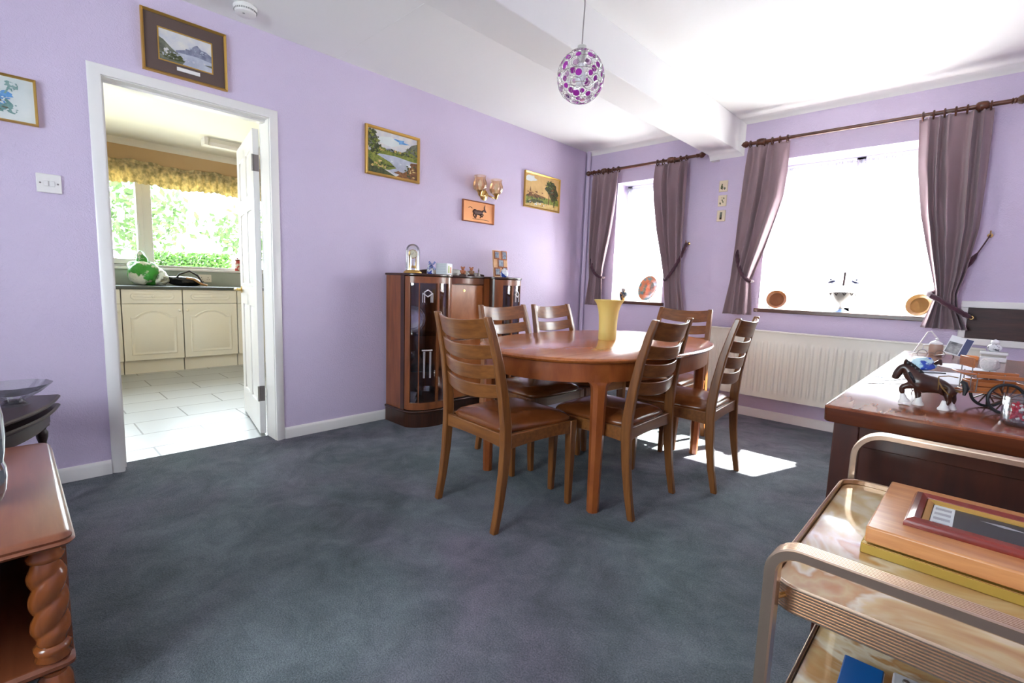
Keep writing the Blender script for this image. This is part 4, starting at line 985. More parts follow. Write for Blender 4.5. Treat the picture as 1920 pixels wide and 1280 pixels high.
# ------------------------------------------------------------------ curtain poles and curtains
def torus_x(mb, x, y, z, R0, r): mb.torus((x, y, z), (1, 0, 0), R0, r, 18, 6)
def pole(label, x0, x1, y, z0, z1, wall_y, brk):
    t = thing('curtain_pole', label, 'curtain pole', ((x0+x1)/2, y, (z0+z1)/2)); xc, zc = (x0+x1)/2, (z0+z1)/2
    def Z(x): return z0+(z1-z0)*(x-x0)/(x1-x0)-zc
    MB().tube([(x0+0.05-xc, 0, Z(x0+0.05)), (x1-0.05-xc, 0, Z(x1-0.05))], 0.0135, 16).build('rod', POLE, t)
    pf = [(0.014, 0), (0.019, 0.004), (0.014, 0.010), (0.017, 0.018), (0.013, 0.024), (0.022, 0.034), (0.026, 0.048), (0.020, 0.064), (0.010, 0.074), (0.005, 0.080), (0.001, 0.082)]
    MB().lathe_axis(pf, (x0+0.06-xc, 0, Z(x0+0.06)), (-1, 0, 0), 18).build('finial', POLE, t)
    MB().lathe_axis(pf, (x1-0.06-xc, 0, Z(x1-0.06)), (1, 0, 0), 18).build('finial', POLE, t)
    for b in brk:
        bx_ = b-xc; dz = Z(b)
        MB().lathe_axis([(0.034, 0.0), (0.034, 0.012), (0.022, 0.018), (0.014, 0.03), (0.014, wall_y-y-0.012)], (bx_, wall_y-y-0.0005, dz), (0, -1, 0), 18).lathe_axis([(0.018, -0.03), (0.026, -0.02), (0.028, 0), (0.026, 0.02), (0.018, 0.03)], (bx_, 0, dz), (1, 0, 0), 18).build('bracket', POLE, t)
    return t, (lambda x: Z(x)+zc)
P1, PZ1 = pole('dark wood curtain pole over the small window', 0.075, 1.300, -0.10, 2.222, 2.226, 0.0, (0.28, 1.0))
P2, PZ2 = pole('long dark wood curtain pole over the wide window', 1.66, 3.245, -0.16, 2.236, 2.232, PW, (1.79, 3.06))
def curtain(label, rows, y0, pz, nple, amp, seed, rings_at):
    # rows: (z, xl, xr, depth scale)
    rnd = random.Random(seed)
    rows = sorted(rows, key=lambda r: -r[0]); zt, zb = rows[0][0], rows[-1][0]
    xc = (rows[0][1]+rows[0][2])/2
    t = thing('curtain', label, 'curtain', (xc, y0, zb), group='mauve curtains')
    def at(z):
        for a, b in zip(rows, rows[1:]):
            if b[0] <= z <= a[0]:
                k = (a[0]-z)/(a[0]-b[0]); k = k*k*(3-2*k) if False else k
                return [a[i]+(b[i]-a[i])*k for i in range(1, 4)]
        return list(rows[-1][1:])
    ph = [rnd.uniform(-0.5, 0.5) for _ in range(8)]
    def fn(u, v):
        z = zt+(zb-zt)*v; xl, xr, ds = at(z)
        uu = u+0.018*math.sin(5*u+ph[0]*6+v*3)
        uu += 0.05*math.sin(2*PI*uu*1.7+ph[3]*9)
        pl = math.sin(2*PI*nple*uu+ph[1]*4+0.4*math.sin(v*3+u*6))
        if v < 0.06: pl = pl*(0.45+v*9)
        x = xl+(xr-xl)*u+0.006*ds*math.cos(2*PI*nple*uu+ph[1]*4)
        y = -ds*amp*(pl+0.35*math.sin(4*PI*nple*uu*0.73+ph[2]*5+v*5))
        return (x-xc, y, z-zb)
    MB().grid(fn, nple*18, 60).build('fabric', CURT, t, angle=80, solid=0.003)
    for r_ in rings_at:
        mb = MB(); zz = pz(r_)-0.0135-0.0; torus_x(mb, r_-xc, 0, pz(r_)-zb-0.006, 0.025, 0.0055); mb.build('ring', POLE, t)
    return t
def rows_(L, Rr, dep):
    # resample two edges at common heights
    zs = sorted(set([round(z, 3) for z, _ in L+Rr]), reverse=True)
    def it(E_, z):
        E_ = sorted(E_, key=lambda e: -e[0])
        for a, b in zip(E_, E_[1:]):
            if b[0] <= z <= a[0]: return a[1]+(b[1]-a[1])*(a[0]-z)/(a[0]-b[0])
        return E_[0][1] if z > E_[0][0] else E_[-1][1]
    return [(z, it(L, z), it(Rr, z), it(dep, z)) for z in zs]
def lin(a, b, n): return [a+(b-a)*i/(n-1) for i in range(n)]
DEP = lambda zt, tie, zb: [(zt, 0.7), (zt-0.25, 1.0), (tie+0.15, 0.9), (tie, 0.55), (tie-0.1, 0.7), (zb, 0.9)]
L1 = [(2.200, 0.145), (1.8, 0.150), (1.45, 0.150), (1.147, 0.160), (1.0, 0.150), (0.86, 0.135)]
R1 = [(2.200, 0.465), (2.0, 0.455), (1.8, 0.435), (1.6, 0.405), (1.4, 0.365), (1.25, 0.335), (1.147, 0.325), (1.05, 0.335), (0.86, 0.345)]
curtain('mauve curtain nearest the corner, left side of the small window', rows_(L1, R1, DEP(2.2, 1.147, 0.86)), -0.10, PZ1, 4, 0.030, 1, lin(0.16, 0.45, 6))
L2 = [(2.200, 0.85), (2.05, 0.845), (1.9, 0.86), (1.6, 0.915), (1.35, 0.98), (1.138, 1.02), (1.0, 1.035), (0.86, 1.055)]
R2 = [(2.200, 1.165), (1.8, 1.170), (1.47, 1.172), (1.138, 1.18), (0.86, 1.225)]
curtain('mauve curtain on the right side of the small window', rows_(L2, R2, DEP(2.2, 1.138, 0.86)), -0.10, PZ1, 4, 0.032, 2, lin(0.87, 1.15, 6))
L3 = [(2.212, 1.697), (1.8, 1.680), (1.45, 1.664), (1.15, 1.645), (0.86, 1.610)]
R3 = [(2.212, 1.995), (2.0, 1.99), (1.8, 1.975), (1.6, 1.925), (1.4, 1.875), (1.25, 1.830), (1.137, 1.800), (1.0, 1.815), (0.86, 1.825)]
curtain('mauve curtain on the left side of the wide window', rows_(L3, R3, DEP(2.21, 1.137, 0.86)), -0.16, PZ2, 4, 0.034, 3, lin(1.71, 1.98, 6))
L4 = [(2.212, 2.762), (1.9, 2.785), (1.6, 2.830), (1.4, 2.875), (1.2, 2.925), (1.08, 2.955), (0.98, 2.935), (0.86, 2.900)]
R4 = [(2.212, 3.113), (1.8, 3.118), (1.5, 3.118), (1.2, 3.085), (1.08, 3.060), (0.98, 3.075), (0.85, 3.130)]
curtain('mauve curtain beside the serving hatch, right side of the wide window', rows_(L4, R4, DEP(2.21, 1.06, 0.86)), -0.16, PZ2, 5, 0.036, 4, lin(2.78, 3.10, 7))
def tieback(label, hook, gath, wall_y, front_y, side):
    t = thing('curtain_tieback', label, 'tieback', (hook[0], wall_y, hook[1]))
    hx, hz = hook; gx, gz_ = gath; fy = front_y-wall_y
    MB().lathe_axis([(0.014, 0.0005), (0.014, 0.005), (0.004, 0.008), (0.004, 0.045)], (0, 0, 0), (0, -1, 0), 14).tube([(0, -0.045, 0), (0, -0.062, 0.006), (0, -0.068, 0.024)], 0.004, 8).build('hook', BRASS, t)
    def rope(yy, yend):
        p0 = Vector((0, -0.05, 0)); p3 = Vector((gx-hx, yend, gz_-hz)); pts = []
        c1 = Vector((0.02*side, yy*0.8, -0.16)); c2 = Vector(((gx-hx)*0.55, yy*1.1, (gz_-hz)*0.93))
        for i in range(25):
            k = i/24; pts.append(p0*(1-k)**3+c1*(3*k*(1-k)**2)+c2*(3*k*k*(1-k))+p3*k**3)
        return pts
    a = rope(fy, fy*0.75); mb = MB()
    mb.tube(a, [0.0155*(1+0.15*math.sin(i*2.4)) for i in range(len(a))], 10)
    mb.tube([a[-1], a[-1]+Vector((0.012*side, 0.035, 0)), a[-1]+Vector((-0.01*side, 0.06, 0.005))], 0.011, 8)
    mb.build('cord', PLUM, t)
tieback('plum cord tieback on the curtain nearest the corner', (0.148, 1.436), (0.322, 1.147), 0.0, -0.145, 1)
tieback('plum cord tieback on the right curtain of the small window', (1.185, 1.473), (1.025, 1.138), 0.0, -0.150, -1)
tieback('plum cord tieback on the left curtain of the wide window', (1.655, 1.455), (1.800, 1.137), PW, -0.205, 1)
t = thing('curtain_tieback', 'plum cord tieback hooked above the serving hatch', 'tieback', (3.178, PW, 1.452))
MB().lathe_axis([(0.014, 0.0005), (0.014, 0.005), (0.004, 0.008), (0.004, 0.045)], (0, 0, 0), (0, -1, 0), 14).tube([(0, -0.045, 0), (0, -0.062, 0.006), (0, -0.068, 0.024)], 0.004, 8).build('hook', BRASS, t)
def bez(ps, n=14):
    out = []
    for i in range(n+1):
        k = i/n; q = [Vector(p_) for p_ in ps]
        while len(q) > 1: q = [q[j].lerp(q[j+1], k) for j in range(len(q)-1)]
        out.append(q[0])
    return out
a_ = bez([(0, -0.05, 0), (-0.03, -0.05, -0.08), (-0.08, -0.035, -0.20), (-0.17, -0.030, -0.33), (-0.225, -0.04, -0.365)])+bez([(-0.250, -0.08, -0.372), (-0.258, -0.125, -0.378), (-0.235, -0.165, -0.392)], 6)+bez([(-0.20, -0.172, -0.41), (-0.15, -0.180, -0.45), (-0.075, -0.165, -0.49), (-0.045, -0.130, -0.515)], 12)
MB().tube(a_, [0.004 if i < 5 else 0.0155*(1+0.15*math.sin(i*2.4)) for i in range(len(a_))], 10).build('cord', PLUM, t)
MB().torus(a_[-1]+Vector((0.012, 0, -0.004)), (0.2, 1, 0), 0.010, 0.0028, 16, 6).build('end_ring', BRASS, t)
# net curtains
def net(label, x0, x1, z0, z1, y):
    t = thing('net_curtain', label, 'net curtain', ((x0+x1)/2, y, z0)); xc = (x0+x1)/2
    n = int((x1-x0)/0.05)
    def fn(u, v):
        x = x0+(x1-x0)*u; return (x-xc, 0.012*math.sin(2*PI*n*u+0.5*math.sin(9*u))*(0.5+0.5*v), (z1-z0)*(1-v))
    MB().grid(fn, n*10, 20).build('lace', NET, t)
    hd = MB().grid(lambda u, v: (x0+(x1-x0)*u-xc, -0.004+0.010*math.sin(2*PI*n*3*u), (z1-z0)-0.055*v*(0.8+0.2*math.sin(70*u))), n*24, 3)
    hd.build('gathered_heading', sheer('net_heading', (0.55, 0.52, 0.55, 1), 0.25) if 'net_heading' not in MATS else MATS['net_heading'], t)
    MB().tube([(x0-xc, 0, z1-z0-0.02), (x1-xc, 0, z1-z0-0.02)], 0.003, 6).build('wire', UPVC, t)
net('white net curtain in the small window', 0.40, 0.94, 0.95, 2.075, 0.165)
net('white net curtain in the wide window', 1.86, 2.96, 0.95, 2.075, 0.165)

# three little tiles
for zz, lb, k in ((1.897, 'topmost of three small botanical tiles on the wall between the windows', 0), (1.775, 'middle one of three small botanical tiles on the wall between the windows', 1), (1.648, 'lowest of three small botanical tiles on the wall between the windows', 2)):
    t = thing('wall_tile', lb, 'tile', (1.484, PW-0.0005, zz), group='three botanical tiles')
    MB().box(-0.036, 0.036, -0.010, 0, 0, 0.094).build('tile', mat('ivory_tile', srgb(222, 206, 178), 0.4) if 'ivory_tile' not in MATS else MATS['ivory_tile'], t, bevel=0.003)
    mb = MB(); ms = [DGRN, BRN, HILL]
    P = lambda u, v: (-0.03+u*0.06, -0.0106, 0.008+v*0.078)
    def fl(poly, m_): mb.add([P(*q) for q in poly], [tuple(range(len(poly)))], m_)
    if k == 0: fl(blob(0.32, 0.42, 0.14, 0.36, 14, 2, .4), 0); fl(blob(0.72, 0.25, 0.14, 0.14, 12, 3, .3), 2)
    if k == 1:
        for q, r_ in (((0.5, 0.55), 0.09), ((0.72, 0.75), 0.09), ((0.62, 0.36), 0.09), ((0.25, 0.22), 0.11), ((0.45, 0.8), 0.05)): fl(blob(q[0], q[1], r_, r_, 10, 4, .4), 0)
    if k == 2: fl([(0.3, 0.12), (0.62, 0.12), (0.66, 0.9), (0.34, 0.9)], 2); fl([(0.3, 0.10), (0.64, 0.10), (0.6, 0.32), (0.32, 0.32)], 1)
    mb.build('painted_motif', ms, t)

# ------------------------------------------------------------------ radiator
t = thing('radiator', 'long cream panel radiator under the wide window', 'radiator', (2.365, PW, 0.19))
RW_, RH = 0.865, 0.545
def radf(u, v):
    x = -RW_+2*RW_*u; z = RH*v
    n = 34; s_ = abs(((u*n) % 1)-0.5)*2; g = max(0, min(1, (s_-0.25)*4)); e = max(0, min(1, (v-0.07)*16))*max(0, min(1, (0.86-v)*16))
    return (x, -0.085-0.009*(1-g)*e, z)
mb = MB(); mb.grid(radf, 34*12, 40); mb.box(-RW_, RW_, -0.082, -0.075, 0, RH)
mb.build('front_panel', RADWHITE, t, angle=60)
B(-RW_, RW_, -0.045, -0.035, 0.0, RH-0.01).build('back_panel', RADWHITE, t)
B(-RW_-0.003, RW_+0.003, -0.098, -0.028, RH-0.005, RH+0.006).build('top_grille', RADWHITE, t, bevel=0.003)
B(-RW_-0.004, -RW_, -0.096, -0.03, 0.0, RH).build('side_cover', RADWHITE, t); B(RW_, RW_+0.004, -0.096, -0.03, 0.0, RH).build('side_cover', RADWHITE, t)
mb = MB()
for x_ in (-0.6, 0.6): mb.box(x_-0.02, x_+0.02, -0.036, -0.0005, 0.05, RH-0.06)
mb.build('wall_bracket', RADWHITE, t)
mb = MB().tube([(-RW_-0.03, -0.06, -0.19), (-RW_-0.03, -0.06, 0.03), (-RW_, -0.06, 0.03)], 0.0075, 8).lathe([(0.016, 0.0), (0.018, 0.03), (0.014, 0.06)], (-RW_-0.03, -0.06, 0.03), 12)
mb.build('valve', WHITE, t)

# ------------------------------------------------------------------ serving hatch
t = thing('serving_hatch', 'dark wood serving hatch in a white frame beside the curtain', 'hatch', (3.09, PW-0.0005, 0.755))
mb = MB(); HW, HH = 0.60, 0.282
mb.box(0, HW, -0.022, 0, 0, 0.042).box(0, HW, -0.022, 0, HH-0.042, HH).box(0, 0.036, -0.022, 0, 0.042, HH-0.042).box(HW-0.036, HW, -0.022, 0, 0.042, HH-0.042)
mb.build('frame', WHITE, t, bevel=0.004)
HATCHW = wood('hatch_wood', srgb(44, 22, 20), srgb(70, 36, 30), (1.2, 10, 10), 4, 0.5, 0.0)
for a_, b_ in ((0.036, 0.32), (0.322, HW-0.036)):
    d = B(a_, b_, -0.012, 0, 0.042, HH-0.042).build('sliding_door', HATCHW, t)

# ------------------------------------------------------------------ things on the sills
SZ = 0.920
t = thing('ginger_jar', 'small dark ginger jar on the small window sill', 'jar', (0.515, 0.03, SZ))
MB().lathe([(0.030, 0), (0.034, 0.004), (0.044, 0.04), (0.047, 0.062), (0.040, 0.085), (0.024, 0.094), (0.022, 0.098)], n=28).build('body', mat('ginger_glaze', (0.03, 0.04, 0.05, 1), 0.15, col2=(0.45, 0.22, 0.06, 1), vscale=24, lo=0.52, hi=0.56), t)
MB().lathe([(0.026, 0.098), (0.026, 0.120), (0.018, 0.128), (0.004, 0.131)], n=24).build('lid', STEEL, t)
t = thing('plate_stand', 'black wire plate stand on the small window sill', 'stand', (0.800, 0.02, SZ), R(-18))
mb = MB()
for s in (-1, 1):
    mb.tube([(s*0.05, -0.045, 0.028), (s*0.05, -0.030, 0.006), (s*0.045, 0.02, 0.004), (s*0.03, 0.075, 0.004)], 0.004, 8); mb.tube([(s*0.045, 0.02, 0.004), (s*0.02, 0.05, 0.12)], 0.003, 8)
mb.tube([(-0.05, -0.02, 0.006), (0.05, -0.02, 0.006)], 0.003, 8).tube([(-0.02, 0.05, 0.12), (0.02, 0.05, 0.12)], 0.003, 8)
mb.build('wire', BLACK, t)
def plate(label, x, y, z, r, rz, tilt, mats_, bands, name='display_plate'):
    t = thing(name, label, 'plate', (x, y, z), rz)
    M_ = Matrix.Translation((0, 0, r*math.cos(tilt)))@Matrix.Rotation(PI/2-tilt, 4, 'X')
    for nm, prof, m_ in bands(r):
        MB().lathe(prof, n=44).xf(M_).build(nm, m_, t, angle=50)
    return t
IM1 = mat('imari_rim', (0.72, 0.26, 0.12, 1), 0.2, col2=(0.20, 0.32, 0.30, 1), vscale=16, lo=0.5, hi=0.55); IM2 = mat('imari_centre', (0.82, 0.72, 0.56, 1), 0.2, col2=(0.45, 0.30, 0.18, 1), vscale=20, lo=0.55, hi=0.62)
plate('orange patterned plate upright on the black wire stand', 0.800, 0.005, SZ+0.010, 0.125, R(-18), R(14), None, lambda r: [
    ('rim', [(r*0.60, -0.006), (r*0.62, -0.004), (r, 0.010), (r, 0.013), (r*0.62, 0.002), (r*0.60, 0.0)], IM1), ('centre', [(0.001, -0.006), (r*0.60, -0.006), (r*0.60, 0.0), (0.001, 0.0)], IM2)])
TURN = wood('turned_wood', srgb(142, 88, 46), srgb(170, 112, 64), (3, 3, 3), 3, 0.3); TURN2 = wood('olive_wood', srgb(176, 128, 70), srgb(198, 154, 92), (3, 3, 3), 3, 0.3)
def wband(m_): return lambda r: [('rim', [(r*0.70, -0.006), (r, 0.006), (r*1.0, 0.012), (r*0.97, 0.016), (r*0.74, 0.004), (r*0.70, 0.0)], m_), ('centre', [(0.001, -0.006), (r*0.70, -0.006), (r*0.70, 0.0), (0.001, 0.0)], m_)]
plate('round turned wooden plate at the left end of the wide sill', 1.972, -0.02, SZ, 0.076, R(8), R(12), None, wband(TURN), 'wooden_plate')
plate('round pale wooden plate at the right end of the wide sill', 2.875, -0.02, SZ, 0.078, R(-20), R(14), None, wband(TURN2), 'wooden_plate')
t = thing('pedestal_bowl', 'white pedestal bowl with a blue foot in the middle of the wide sill', 'bowl', (2.418, -0.005, SZ))
MB().lathe([(0.046, 0), (0.046, 0.006), (0.036, 0.014), (0.020, 0.022)], n=32).build('foot', mat('pale_blue_glaze', (0.22, 0.34, 0.62, 1), 0.2), t)
MB().lathe([(0.020, 0.022), (0.015, 0.035), (0.020, 0.050), (0.030, 0.060), (0.062, 0.088), (0.080, 0.122), (0.085, 0.150), (0.078, 0.150), (0.072, 0.122), (0.05, 0.09), (0.01, 0.075)], n=36).build('bowl', mat('stone_glaze', (0.30, 0.28, 0.25, 1), 0.4, bscale=60, bstr=0.2), t)
mb = MB()
for k in range(10):
    a = 2*PI*k/10; mb.tube([((0.0845)*math.cos(a-0.13), 0.0845*math.sin(a-0.13), 0.142), (0.081*math.cos(a), 0.081*math.sin(a), 0.125), (0.0845*math.cos(a+0.13), 0.0845*math.sin(a+0.13), 0.142)], 0.004, 6)
mb.build('rim_pattern', DARKP, t)
def pick(label, x, y, dx, h, top):
    t = thing('handled_stick', label, 'utensil', (x, y, SZ+0.10), group='handled sticks standing in the pedestal bowl')
    d = Vector((dx, 0.0, h)).normalized()
    MB().tube([(0, 0, 0), tuple(d*(h-0.02))], 0.004, 8).build('stem', PORC, t)
    if top == 'red': MB().tube([tuple(d*(h-0.10)), tuple(d*h)], [0.008, 0.0075], 10).build('handle', mat('dark_red', (0.018, 0.002, 0.004, 1), 0.5), t)
    else:
        q = d*(h-0.012); MB().lathe_axis([(0.004, -0.012), (0.026, -0.006), (0.028, 0.006), (0.016, 0.014), (0.006, 0.016), (0.008, 0.024), (0.001, 0.03)], q, d, 14).build('blue_cap', mat('ink_blue', (0.006, 0.008, 0.06, 1), 0.5) if 'ink_blue' not in MATS else MATS['ink_blue'], t)
pick('blue capped stick leaning left in the pedestal bowl', 2.388, -0.005, -0.055, 0.145, 'b')
pick('dark red stick upright in the pedestal bowl', 2.415, 0.0, 0.006, 0.200, 'red')
pick('blue capped stick leaning right in the pedestal bowl', 2.448, -0.005, 0.05, 0.145, 'b')
# ------------------------------------------------------------------ television cabinet, bottom left
def rrect(x0, x1, y0, y1, r, n=5):
    p = []
    for cx, cy, a0 in ((x1-r, y1-r, 0), (x0+r, y1-r, 90), (x0+r, y0+r, 180), (x1-r, y0+r, 270)):
        for i in range(n+1):
            a = R(a0+90*i/n); p.append((cx+r*math.cos(a), cy+r*math.sin(a)))
    return p
TZ = 0.45
t = thing('television_stand', 'honey pine stand with barley twist legs in the near left corner', 'stand', (1.30, -4.62, 0))
X0, X1, Y0, Y1 = -0.425, 0.436, -0.32, 0.297
rr = []
for g, z in ((0.014, TZ-0.030), (0.004, TZ-0.027), (0.000, TZ-0.021), (0.006, TZ-0.016), (0.004, TZ-0.010), (0.008, TZ-0.004), (0.014, TZ)):
    rr.append([(x, y, z) for x, y in rrect(X0+g, X1-g, Y0+g, Y1-g, 0.03-g*0.5)])
MB().loft(rr).build('top', PINETOP, t, angle=45)
rr = []
for g, z in ((0.008, 0.112), (0.0, 0.120), (0.0, 0.128), (0.008, 0.135)):
    rr.append([(x, y, z) for x, y in rrect(X0+0.03+g, X1-0.022-g, Y0+0.02+g, Y1-0.014-g, 0.02)])
MB().loft(rr).build('lower_shelf', PINETOP, t)
B(X0+0.04, X1-0.06, Y1-0.030, Y1-0.016, 0.134, TZ-0.029).build('side_panel', wood('side_panel_wood', srgb(112, 66, 40), srgb(132, 80, 52), (1.2, 10, 10), 3, 0.3), t)
B(X0+0.04, X1-0.06, Y0+0.02, Y0+0.034, 0.134, TZ-0.029).build('side_panel', PINE, t)
B(X0+0.03, X0+0.045, Y0+0.034, Y1-0.03, 0.134, TZ-0.029).build('back_panel', DWALNUT, t)
B(X1-0.10, X1-0.07, Y0+0.034, Y1-0.03, TZ-0.055, TZ-0.029).build('apron', DWALNUT, t)
for sy in (Y1-0.052, Y0+0.055):
    for sx in (X1-0.055, X0+0.055):
        mb = MB(); rr = []
        def ringt(z, f): return [(sx+f(2*PI*j/28, z)*math.cos(2*PI*j/28), sy+f(2*PI*j/28, z)*math.sin(2*PI*j/28), z) for j in range(28)]
        for z, r_ in ((0.134, 0.026), (0.142, 0.033), (0.152, 0.028), (0.158, 0.033), (0.170, 0.034), (0.176, 0.025)): rr.append(ringt(z, lambda a, zz, r_=r_: r_))
        n = 60
        for i in range(n+1):
            k = i/n; z = 0.180+k*0.195; e = min(1, 6*min(k, 1-k)+0.15)
            rr.append(ringt(z, lambda a, zz, e=e: 0.0265+0.0095*e*abs(math.cos(a-zz*50))**0.7))
        for z, r_ in ((0.380, 0.026), (0.385, 0.033), (0.394, 0.034), (0.402, 0.028), (0.420, 0.034)): rr.append(ringt(z, lambda a, zz, r_=r_: r_))
        mb.loft(rr).build('twist_leg', PINE, t, angle=70)
        MB().lathe([(0.020, 0), (0.028, 0.02), (0.034, 0.05), (0.032, 0.085), (0.024, 0.100), (0.030, 0.112)], (sx, sy, 0), 22).build('foot', PINE, t)
# silver and black vase on it
t = thing('striped_vase', 'shiny silver and black vase on the honey pine stand, cut off by the left edge', 'vase', (1.41, -4.500, TZ))
mb = MB(); sv = mat('mirror_silver', (0.62, 0.66, 0.68, 1), 0.12, 0.9)
prof = [(0.046, 0.0), (0.060, 0.004), (0.070, 0.03), (0.074, 0.065), (0.0735, 0.09), (0.069, 0.105), (0.073, 0.13), (0.076, 0.17), (0.0755, 0.22), (0.070, 0.26), (0.064, 0.30), (0.068, 0.325)]
n = 48
for i in range(n):
    a0, a1 = 2*PI*i/n, 2*PI*(i+1)/n
    for (ra, za), (rb, zb) in zip(prof, prof[1:]):
        mb.add([(ra*math.cos(a0), ra*math.sin(a0), za), (ra*math.cos(a1), ra*math.sin(a1), za), (rb*math.cos(a1), rb*math.sin(a1), zb), (rb*math.cos(a0), rb*math.sin(a0), zb)], [(0, 1, 2, 3)], 1 if (i % 12) in (0, 1, 2, 5) else 0)
mb.build('body', [sv, BLACK], t, angle=70)
MB().lathe([(0.001, 0), (0.046, 0), (0.046, 0.003), (0.001, 0.003)], n=32).build('base', CHROME, t)
# nest of tables in the corner by the wall
t = thing('nest_of_tables', 'dark mahogany nest of two tables with bowed fronts against the lilac wall', 'table', (0.29, -4.262, 0), R(-22))
# local: +x runs along the bowed front away from the wall, -y towards the near corner
def ntop(z, x0, x1, yb, bow, th, name):
    p = [(x0, 0.0)]+[(x0+(x1-x0)*i/16, bow*math.sin(PI*i/16)) for i in range(1, 16)]+[(x1, 0.0), (x1, yb), (x0, yb)]
    rr = []
    for g, zz in ((0.008, z-th), (0.0, z-th*0.6), (0.0, z-th*0.3), (0.006, z)):
        rr.append([(min(max(x, x0+g), x1-g), y-g if y > -0.1 else y+g, zz) for x, y in p])
    return MB().loft(rr).build(name, MAHOG, t)
ntop(0.500, 0.0, 0.52, -0.34, 0.035, 0.018, 'top')
ntop(0.462, 0.006, 0.514, -0.33, 0.033, 0.018, 'inner_top')
mb = MB()
p = [(0.03, -0.03)]+[(0.03+0.46*i/14, -0.03+0.03*math.sin(PI*i/14)) for i in range(1, 14)]+[(0.49, -0.03), (0.49, -0.05), (0.03, -0.05)]
mb.prism(p, 'z', 0.385, 0.445); mb.box(0.03, 0.045, -0.31, -0.05, 0.385, 0.445).box(0.475, 0.49, -0.31, -0.05, 0.385, 0.445)
mb.build('apron', MAHOG, t)
LEGP = [(0.010, 0), (0.014, 0.02), (0.012, 0.06), (0.018, 0.12), (0.020, 0.20), (0.013, 0.27), (0.019, 0.285), (0.013, 0.30), (0.019, 0.325), (0.021, 0.345), (0.014, 0.36), (0.02, 0.372)]
for lx in (0.055, 0.465):
    for ly in (-0.052, -0.30):
        mb = MB().lathe(LEGP, (lx, ly, 0), 18).box(lx-0.021, lx+0.021, ly-0.021, ly+0.021, 0.37, 0.444)
        mb.build('leg', MAHOG, t, bevel=0.002)
t = thing('glass_bowl', 'shallow cut glass bowl on the dark nest of tables', 'bowl', (0.430, -4.405, 0.500))
rr = []
for r_, z_ in ((0.045, 0.0), (0.035, 0.012), (0.03, 0.020), (0.055, 0.034), (0.085, 0.052), (0.112, 0.078), (0.116, 0.084), (0.108, 0.080), (0.08, 0.058), (0.04, 0.042), (0.002, 0.038)):
    rr.append([((r_*(1+0.02*math.cos(12*a)))*math.cos(a), (r_*(1+0.02*math.cos(12*a)))*math.sin(a), z_) for a in [2*PI*j/72 for j in range(72)]])
MB().loft(rr).build('bowl', CLEAR, t)

# ------------------------------------------------------------------ sideboard on the right
SBZ = 0.76
sx0, sx1, sy0, sy1 = 2.905, 3.50, -2.925, -1.03
t = thing('sideboard', 'long dark red brown sideboard on the right with its end panel to the camera', 'sideboard', ((sx0+sx1)/2, (sy0+sy1)/2, 0))
T_ = Matrix.Translation((-(sx0+sx1)/2, -(sy0+sy1)/2, 0))
rr = []
for g, z in ((0.0, SBZ-0.007), (0.0, SBZ-0.003), (0.003, SBZ)):
    rr.append([(x, y, z) for x, y in rrect(sx0+g, sx1-g, sy0+g, sy1-g, 0.012)])
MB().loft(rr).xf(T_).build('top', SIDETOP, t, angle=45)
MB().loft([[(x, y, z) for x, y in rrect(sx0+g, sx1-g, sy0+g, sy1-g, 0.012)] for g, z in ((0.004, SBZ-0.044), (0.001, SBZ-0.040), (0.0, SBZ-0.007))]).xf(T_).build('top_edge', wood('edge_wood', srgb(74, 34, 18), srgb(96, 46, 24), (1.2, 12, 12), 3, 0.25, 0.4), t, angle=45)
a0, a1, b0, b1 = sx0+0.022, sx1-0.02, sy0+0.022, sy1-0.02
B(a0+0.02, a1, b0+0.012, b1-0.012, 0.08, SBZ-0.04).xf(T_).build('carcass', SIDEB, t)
for yy in (b0, b1-0.055):
    for xx in (a0, a1-0.055):
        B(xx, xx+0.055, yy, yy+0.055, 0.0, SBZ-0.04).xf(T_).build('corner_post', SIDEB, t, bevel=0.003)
for z_a, z_b in ((0.08, 0.16), (SBZ-0.10, SBZ-0.04)): B(a0+0.055, a1-0.055, b0+0.004, b0+0.014, z_a, z_b).xf(T_).build('end_rail', SIDEB, t, bevel=0.002)
n = 3; L_ = (b1-b0-0.11)/n
for k in range(n):
    y0 = b0+0.055+k*L_
    for z0, z1, nm in ((0.10, 0.50, 'door'), (0.51, 0.71, 'drawer')):
        d = B(a0+0.004, a0+0.02, y0+0.004, y0+L_-0.004, z0, z1).xf(T_).build(nm, SIDEB, t, bevel=0.003)
        MB().lathe_axis([(0.006, 0), (0.006, 0.01), (0.013, 0.018), (0.009, 0.026)], T_@Vector((a0+0.004, y0+L_/2, (z0+z1)/2)), (-1, 0, 0), 12).build('knob', BRASS, d)

# horse figurine, heading -x
HX, HY = 3.098, -2.725
HK = 1.0
HORSE = mat('bay_horse', srgb(46, 24, 18), 0.28, col2=srgb(66, 34, 22), vscale=40); MANE = mat('horse_black', (0.010, 0.009, 0.010, 1), 0.4); FEATH = mat('horse_white', (0.78, 0.74, 0.70, 1), 0.35)
t = thing('horse_figurine', 'dark bay heavy horse figurine with white feathered feet on the sideboard', 'figurine', (HX, HY, SBZ), R(4))
def skin_body(name, verts, edges, m_, parent, sub=2):
    me = bpy.data.meshes.new(name); me.from_pydata([v[:3] for v in verts], edges, [])
    o = bpy.data.objects.new(name, me); COL.objects.link(o); o.parent = parent; me.materials.append(m_)
    md = o.modifiers.new('skin', 'SKIN'); md.use_smooth_shade = True; md.branch_smoothing = 0.6
    for i, v in enumerate(verts):
        sv_ = me.skin_vertices[0].data[i]; k_ = 1.7 if i < 4 else 1.4
        sv_.radius = (v[3]*k_, (v[4] if len(v) > 4 else v[3])*k_); sv_.use_root = (i == 0)
    s2 = o.modifiers.new('subsurf', 'SUBSURF'); s2.levels = sub; s2.render_levels = sub
    return o
